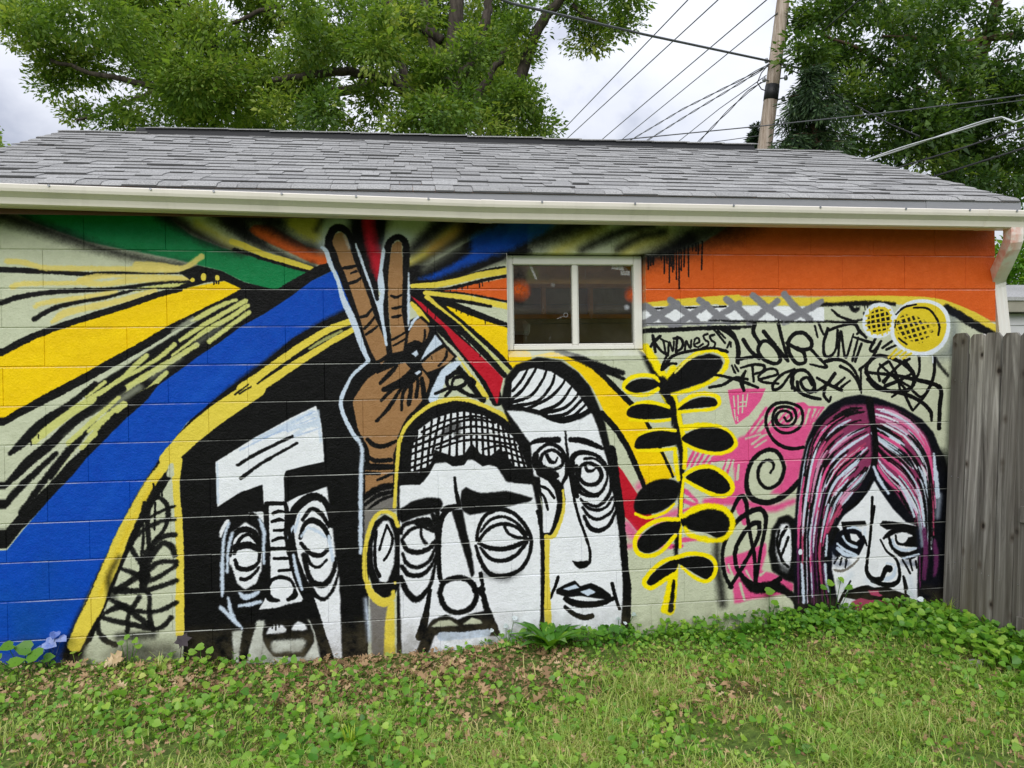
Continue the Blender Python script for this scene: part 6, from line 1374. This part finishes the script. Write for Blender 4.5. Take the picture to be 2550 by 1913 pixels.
def cover():
    g = np.random.default_rng(52)
    # low creeping leaves over the whole strip
    x, y = scatter(31000, -.4, 5.5, -1.8, -.02, g, lambda x, y: np.clip(.22+1.2*(fbm(x, y, 7)-.36), .05, .95)*np.where((x > .9) & (x < 2.4) & (y > -.42), .30, 1)*np.where((y < -.8) & (x > 2.2), .9, 1))
    n = len(x); leafy('clover', 'low clover and creeping weeds over the whole yard strip', M_CLOV, x, y, .008+.035*g.random(n)**1.5, np.exp(g.normal(np.log(.016), .4, n)), .5, g)
    # violets and ivy banked against the wall on the right
    def bank(x, y):
        w = np.interp(x, [2.1, 2.5, 3.2, 4.2, 5.2], [.06, .20, .24, .34, .5]); w = w*(.75+.9*(fbm(x, y, 6)-.5)); return np.clip((w+y)/.22+.25, 0, 1)**1.4*np.clip(.55+1.6*(fbm(x*2, y*2.2, 8)-.35), .25, 1)*np.where(x > 2.15, 1, 0)
    x, y = scatter(15000, 2.1, 5.5, -.75, -.012, g, bank); n = len(x)
    H = np.interp(x, [2.1, 2.6, 3.3, 3.9, 5.3], [.03, .062, .075, .078, .085])*np.clip(1.1+y*2.2, .22, 1)*(.7+.9*fbm(x*3, y*3, 2))
    leafy('ground_ivy', 'thick bank of ivy and violet leaves along the foot of the wall, right half', M_IVY, x, y, H*(.25+.85*g.random(n)), np.exp(g.normal(np.log(.024), .38, n)), .5, g)
    # lush leaves by the fence
    x, y = scatter(2300, 4.55, 5.5, -1.0, -.02, g, lambda x, y: np.clip((x-4.55-.35*(-y))/.3, 0, 1)); n = len(x)
    leafy('violet_patch', 'lush heart-shaped violet leaves against the foot of the fence', M_IVY, x, y, .02+.085*g.random(n), g.uniform(.026, .050, n), .5, g, rmean=.58)
    # broad leaves lower left
    x, y = scatter(2600, -.2, 2.2, -1.4, -.42, g, lambda x, y: np.clip(1.6*(fbm(x*1.2, y*1.4, 2)-.42), 0, .9)); n = len(x)
    leafy('broadleaf_weeds', 'broad bright weed leaves in the lower left of the yard', M_IVY, x, y, .015+.06*g.random(n), g.uniform(.022, .046, n), .5, g, rmean=.62)
    x, y = scatter(1500, -.2, 2.3, -.5, -.02, g, lambda x, y: np.clip(1.5*(fbm(x*1.5, y*2, 5)-.40), 0, .9)); n = len(x)
    leafy('creeping_weeds', 'weeds and seedlings among the dry leaves at the left foot of the wall', M_CLOV, x, y, .015+.06*g.random(n), g.uniform(.018, .038, n), .5, g)
    x, y = scatter(2600, 1.9, 5.2, -1.5, -.35, g, lambda x, y: np.clip(.12+1.6*(fbm(x*1.7, y*1.7, 9)-.42), 0, .9)); n = len(x)
    leafy('plantain_weeds', 'scattered broad weeds in the lawn on the right', M_IVY, x, y, .012+.035*g.random(n), g.uniform(.02, .042, n), .5, g, rmean=.66)
    # dry oak leaves
    def dd(x, y):
        a = .62*np.exp(-((x-1.75)/.75)**2)*np.clip((y+.55)/.3, 0, 1)+.6*np.exp(-((x-2.3)/.9)**2-((y+.5)/.28)**2)+.45*np.exp(-((x-.7)/.7)**2)*np.clip((y+.65)/.3, 0, 1)+.06+.40*np.clip(fbm(x, y, 3)*2.2-1.0, 0, 1)*np.clip((y+1.3)/.5, .25, 1)
        return np.clip(a, 0, 1)*np.where((x > 3) & (y > -.35), .25, 1)
    x, y = scatter(8500, -.3, 5.3, -1.5, -.012, g, dd); n = len(x)
    leafy('leaf_litter', 'dry brown oak leaves lying along the foot of the wall', M_DRY, x, y, .008+.022*g.random(n), np.exp(g.normal(np.log(.036), .35, n)), .5, g, OAKL, OAKF, False)
    # crumbled bits of dead leaf and straw matted between the stems
    x, y = scatter(30000, -.3, 5.3, -1.6, -.012, g, lambda x, y: np.clip(.15+dd(x, y)*.9, 0, 1)); n = len(x)
    leafy('leaf_crumbs', 'small brown scraps of dead leaf and straw matted in the yard', M_DRY, x, y, .004+.014*g.random(n), np.exp(g.normal(np.log(.017), .45, n)), .5, g, [(0, 0, 0), (.4, -.2, .06), (1, .03, -.05), (.5, .22, .10)], [(0, 1, 2), (0, 2, 3)], False, rmean=.42)
cover()
# ---- single plants
def rosette(name, label, loc, mat, n, L, w, seed, lift=(.5, 1.2), jag=True, cat='plant', rb=.5):
    g = np.random.default_rng(seed); o = empty(name, loc, label, cat)
    for i in range(n):
        a = 2*math.pi*i/n+g.normal(0, .25); el = g.uniform(*lift); l = L*g.uniform(.7, 1.15); ww = w*g.uniform(.8, 1.2)
        d = np.array([math.cos(a), math.sin(a), 0]); s = np.array([-math.sin(a), math.cos(a), 0]); V = []; F = []; k = 7
        for j in range(k):
            t = j/(k-1); p = d*l*t*math.cos(el*(1-.55*t))+np.array([0, 0, 1])*l*(t*math.sin(el)-.42*t*t)
            hw = ww*math.sin(math.pi*min(1, .06+t*.94))**.8*(1 if not (jag and j % 2) else .66)
            V += [tuple(p-s*hw+np.array([0, 0, hw*.35])), tuple(p), tuple(p+s*hw+np.array([0, 0, hw*.35]))]
        for j in range(k-1): F += [(3*j, 3*j+1, 3*j+4, 3*j+3), (3*j+1, 3*j+2, 3*j+5, 3*j+4)]
        V = np.array(V); me = fast_mesh('leaf', V, np.array(F), mat, np.full(len(V), min(1, max(0, rb+g.normal(0, .16)))), True)
        link(bpy.data.objects.new('leaf', me), o)
    return o
def on(x, y, dz=0.): return (x, y, float(gh(x, y))+dz)
rosette('dock_plant', 'dock plant with long toothed leaves against the white chin of the third face', on(2.83, -.13), M_IVY, 20, .25, .030, 3, (.75, 1.4), rb=.36)
rosette('dandelion_plant', 'low dandelion rosette in the dry leaves under the first face', on(1.45, -.28), M_IVY, 9, .12, .016, 4, (.3, .9))
rosette('dandelion_plant', 'dandelion rosette on the lawn at lower centre, right of the grass tuft', on(2.95, -1.12), M_CLOV, 9, .09, .013, 5, (.2, .7))
def stemmed(name, label, loc, spec, mat, cat='plant', seed=1):
    g = np.random.default_rng(seed); o = empty(name, loc, label, cat)
    for (dx, dy, h, s, r) in spec:
        MB().tube([(dx*.2, dy*.2, -.01), (dx*.7, dy*.7, h*.6), (dx, dy, h)], [.0022, .002, .0016], 5).build('stem', mat, o)
        a = g.uniform(0, 6.28); d = np.array([[math.cos(a), math.sin(a)*.6, .15]]); N = norm(np.array([[.2*g.normal(), -.6+.2*g.normal(), .9]]))
        A = norm(np.cross(N, np.cross(d, N))); leaves('leaf', mat, np.array([[dx, dy, h]])-A*s*.3, A, N, np.array([s]), HEART, HEARTF, np.array([r]), o, True)
    return o
stemmed('violet_plant', 'tall broad-leaved violet at the far left foot of the blue band', on(.13, -.10), [(0, 0, .12, .085, .35), (.06, -.03, .09, .095, .45), (-.07, -.02, .14, .07, .5), (-.02, -.06, .07, .075, .55), (.10, .01, .06, .06, .4), (-.12, -.05, .09, .08, .6)], M_IVY, seed=6)
stemmed('seedling', 'three-leaved seedling at the foot of the black hood outline', on(.98, -.10), [(0, 0, .12, .05, .5), (.05, -.01, .10, .045, .45), (-.045, 0, .095, .045, .5), (.02, -.02, .055, .04, .6)], M_CLOV, seed=7)
stemmed('seedling', 'round-leaved seedling under the black scribble', on(.60, -.05), [(0, 0, .15, .035, .4), (.04, 0, .13, .04, .5), (.06, -.01, .10, .04, .5), (-.03, 0, .12, .035, .4)], M_CLOV, seed=8)
stemmed('wall_weed', 'pale leaf and stems standing against the red lips of the fourth face', on(4.55, -.03), [(0, 0, .22, .05, .8), (.07, 0, .24, .045, .75), (-.05, -.01, .20, .045, .5), (.12, -.01, .19, .05, .45)], M_IVY, seed=9)
stemmed('wall_weed', 'single heart leaf standing in front of the pink hair of the fourth face', on(4.16, -.04), [(0, 0, .21, .06, .5), (.02, -.03, .15, .05, .6)], M_IVY, seed=10)
stemmed('broad_weed', 'pair of bright round leaves on the lawn at lower right', on(4.12, -1.05), [(0, 0, .05, .055, .7), (.04, -.02, .06, .05, .75), (-.03, .02, .03, .04, .6)], M_IVY, seed=11)
# leaves caught by the spray can
M_SPRAYED = leaf_mat('sprayed_leaf', [(.25, srgb(38, 52, 92)), (.45, srgb(98, 122, 190)), (.8, srgb(190, 202, 230))], .1, .4, 30.)
M_SPRAYW = leaf_mat('white_leaf', [(.40, srgb(84, 116, 62)), (.58, srgb(168, 180, 180)), (.85, srgb(210, 218, 222))], .1, .5, 55.)
stemmed('sprayed_plant', 'leaf sprayed pale blue and white in front of the blue band', on(.22, -.05), [(0, 0, .12, .075, .45), (.06, -.005, .14, .06, .5), (.03, .0, .165, .055, .25), (-.04, 0, .09, .05, .35)], M_SPRAYED, seed=14)
stemmed('sprayed_plant', 'whitened leaves at the chin of the third face, left of the dock plant', on(2.60, -.03), [(0, 0, .10, .03, .5), (.05, 0, .14, .035, .7), (-.08, 0, .08, .025, .6), (.03, 0, .06, .03, .4)], M_SPRAYW, seed=15)
stemmed('sprayed_plant', 'whitened leaves beside the black edge of the third face', on(3.25, -.03), [(0, 0, .13, .03, .5), (.04, 0, .10, .025, .7), (-.09, 0, .08, .022, .6), (.09, 0, .15, .03, .4)], M_SPRAYW, seed=16)
stemmed('sprayed_plant', 'whitened leaves between the fourth face and the fence', on(5.0, -.12), [(0, 0, .17, .045, .6), (.05, -.03, .14, .04, .7)], M_SPRAYW, seed=17)
# maple seedling with a dark five-pointed leaf
M_MAPLE = leaf_mat('maple_leaf', [(.2, srgb(44, 36, 42)), (.6, srgb(66, 56, 58)), (.9, srgb(140, 146, 80))], .12, .5, 22.)
mp_ = empty('maple_seedling', on(.86, -.05), 'dark purple and green maple leaf on a thin stem in front of the black hood', 'plant')
MB().tube([(0, 0, -.01), (.01, -.01, .08), (.02, -.02, .135)], [.0024, .002, .0016], 5).build('stem', M_BARK2, mp_)
star = []
for i in range(11):
    a = math.pi*(.0+i/10)*1.62-.98; r = (1 if i % 2 == 0 else .62)*(.9 if i in (0, 10) else 1); star.append((math.sin(a)*r, -math.cos(a)*r*.9, .05 if i % 2 else -.05))
star = [(0, 0, 0)]+[(y_*-1, x_, z_) for x_, y_, z_ in star]
leaves('leaf', M_MAPLE, np.array([[.02, -.02, .135]]), np.array([[.7, -.5, -.45]]), np.array([[.1, -.75, .6]]), np.array([.052]), star, [(0, i, i+1) for i in range(1, 11)], np.array([.3]), mp_)
leaves('leaf', M_MAPLE, np.array([[.02, -.02, .135]]), np.array([[-.9, -.3, -.2]]), np.array([[-.1, -.7, .65]]), np.array([.04]), star, [(0, i, i+1) for i in range(1, 11)], np.array([.2]), mp_)
# curled dead leaf, grass tuft, fence weed, stones
cl = empty('dead_leaf', on(.54, -.10, .03), 'big curled tan dead leaf at the foot of the yellow stripe', 'leaf')
leaves('blade', M_DRY, np.array([[-.05, 0, 0], [-.03, .01, .01], [.0, -.01, .012]]), np.array([[1, -.1, .35], [.8, .3, .55], [.9, -.3, .5]]), np.array([[-.2, -.6, .8], [.3, -.8, .5], [-.1, -.9, .4]]), np.array([.11, .09, .08]), OAKL, OAKF, np.array([.85, .75, .8]), cl)
M_TUFT = leaf_mat('lime_grass', [(.1, srgb(120, 160, 30)), (.6, srgb(160, 192, 50)), (.95, srgb(196, 206, 90))], .4, .4, 6.)
def tuft(name, label, x, y, n, h, spread, mat, seed, w=.0028):
    g = np.random.default_rng(seed); o = empty(name, on(x, y), label, 'grass tuft')
    for i in range(n):
        a = g.uniform(0, 6.28); l = g.uniform(.4, 1)*spread; hh = h*g.uniform(.5, 1.1); b = np.array([g.normal(0, .012), g.normal(0, .012), -.005]); d = np.array([math.cos(a), math.sin(a), 0]); s = np.array([-math.sin(a), math.cos(a), 0])*w
        V = []
        for t in (0, .35, .7): p = b+d*l*t*t+np.array([0, 0, hh*(t-.25*t*t)*1.2]); V += [p-s*(1-.5*t), p+s*(1-.5*t)]
        V.append(b+d*l+np.array([0, 0, hh*.88]))
        me = fast_mesh('blade', np.array(V), np.array([(0,1,3), (0,3,2), (2,3,5), (2,5,4), (4,5,6)]), mat, np.full(7, g.random()))
        link(bpy.data.objects.new('blade', me), o)
tuft('grass_tuft', 'upright lime green grass tuft at the bottom, left of centre', 1.82, -1.02, 46, .12, .05, M_TUFT, 61)
tuft('grass_tuft', 'loose tuft of long blades at the foot of the fence', 5.17, -.22, 16, .22, .10, M_TUFT, 62, .002)
tuft('grass_tuft', 'dark green tuft of long blades near the foot of the wall, under the scribble', .80, -.16, 34, .10, .14, M_GRASS, 63, .002)
tuft('grass_tuft', 'dark grass clump in the lawn on the right, above the round weeds', 3.75, -.62, 60, .11, .10, M_GRASS, 64, .002)
tuft('grass_tuft', 'dark grass clump in the lawn at lower centre', 1.75, -.78, 60, .10, .10, M_GRASS, 65, .002)
M_STONE = simple('pale_stone', srgb(176, 172, 158), .85, .3, 120, .25)
def stone(name, label, x, y, r, cat='stone'):
    bm = bmesh.new(); bmesh.ops.create_icosphere(bm, subdivisions=2, radius=1)
    for v in bm.verts: v.co *= 1+.14*math.sin(v.co.x*4+v.co.y*3)+.08*math.sin(v.co.z*7+x); v.co.x *= r*1.2; v.co.y *= r; v.co.z *= r*.62
    me = bpy.data.meshes.new(name); bm.to_mesh(me); bm.free(); me.materials.append(M_STONE); me.polygons.foreach_set('use_smooth', [True]*len(me.polygons))
    o = bpy.data.objects.new(name, me); link(o); o.location = on(x, y, r*.35); tag(o, label, cat)
stone('stone', 'flat pale stone on bare soil near the foot of the fence', 4.93, -.72, .032)
stone('pebble', 'small whitish pebble in the grass at lower right of centre', 3.0, -1.24, .012, 'pebble')

print('TRIS', sum(len(o.data.polygons)*2 for o in SC.objects if o.type == 'MESH'), {o.name: len(o.data.polygons) for o in SC.objects if o.type == 'MESH' and len(o.data.polygons) > 40000})
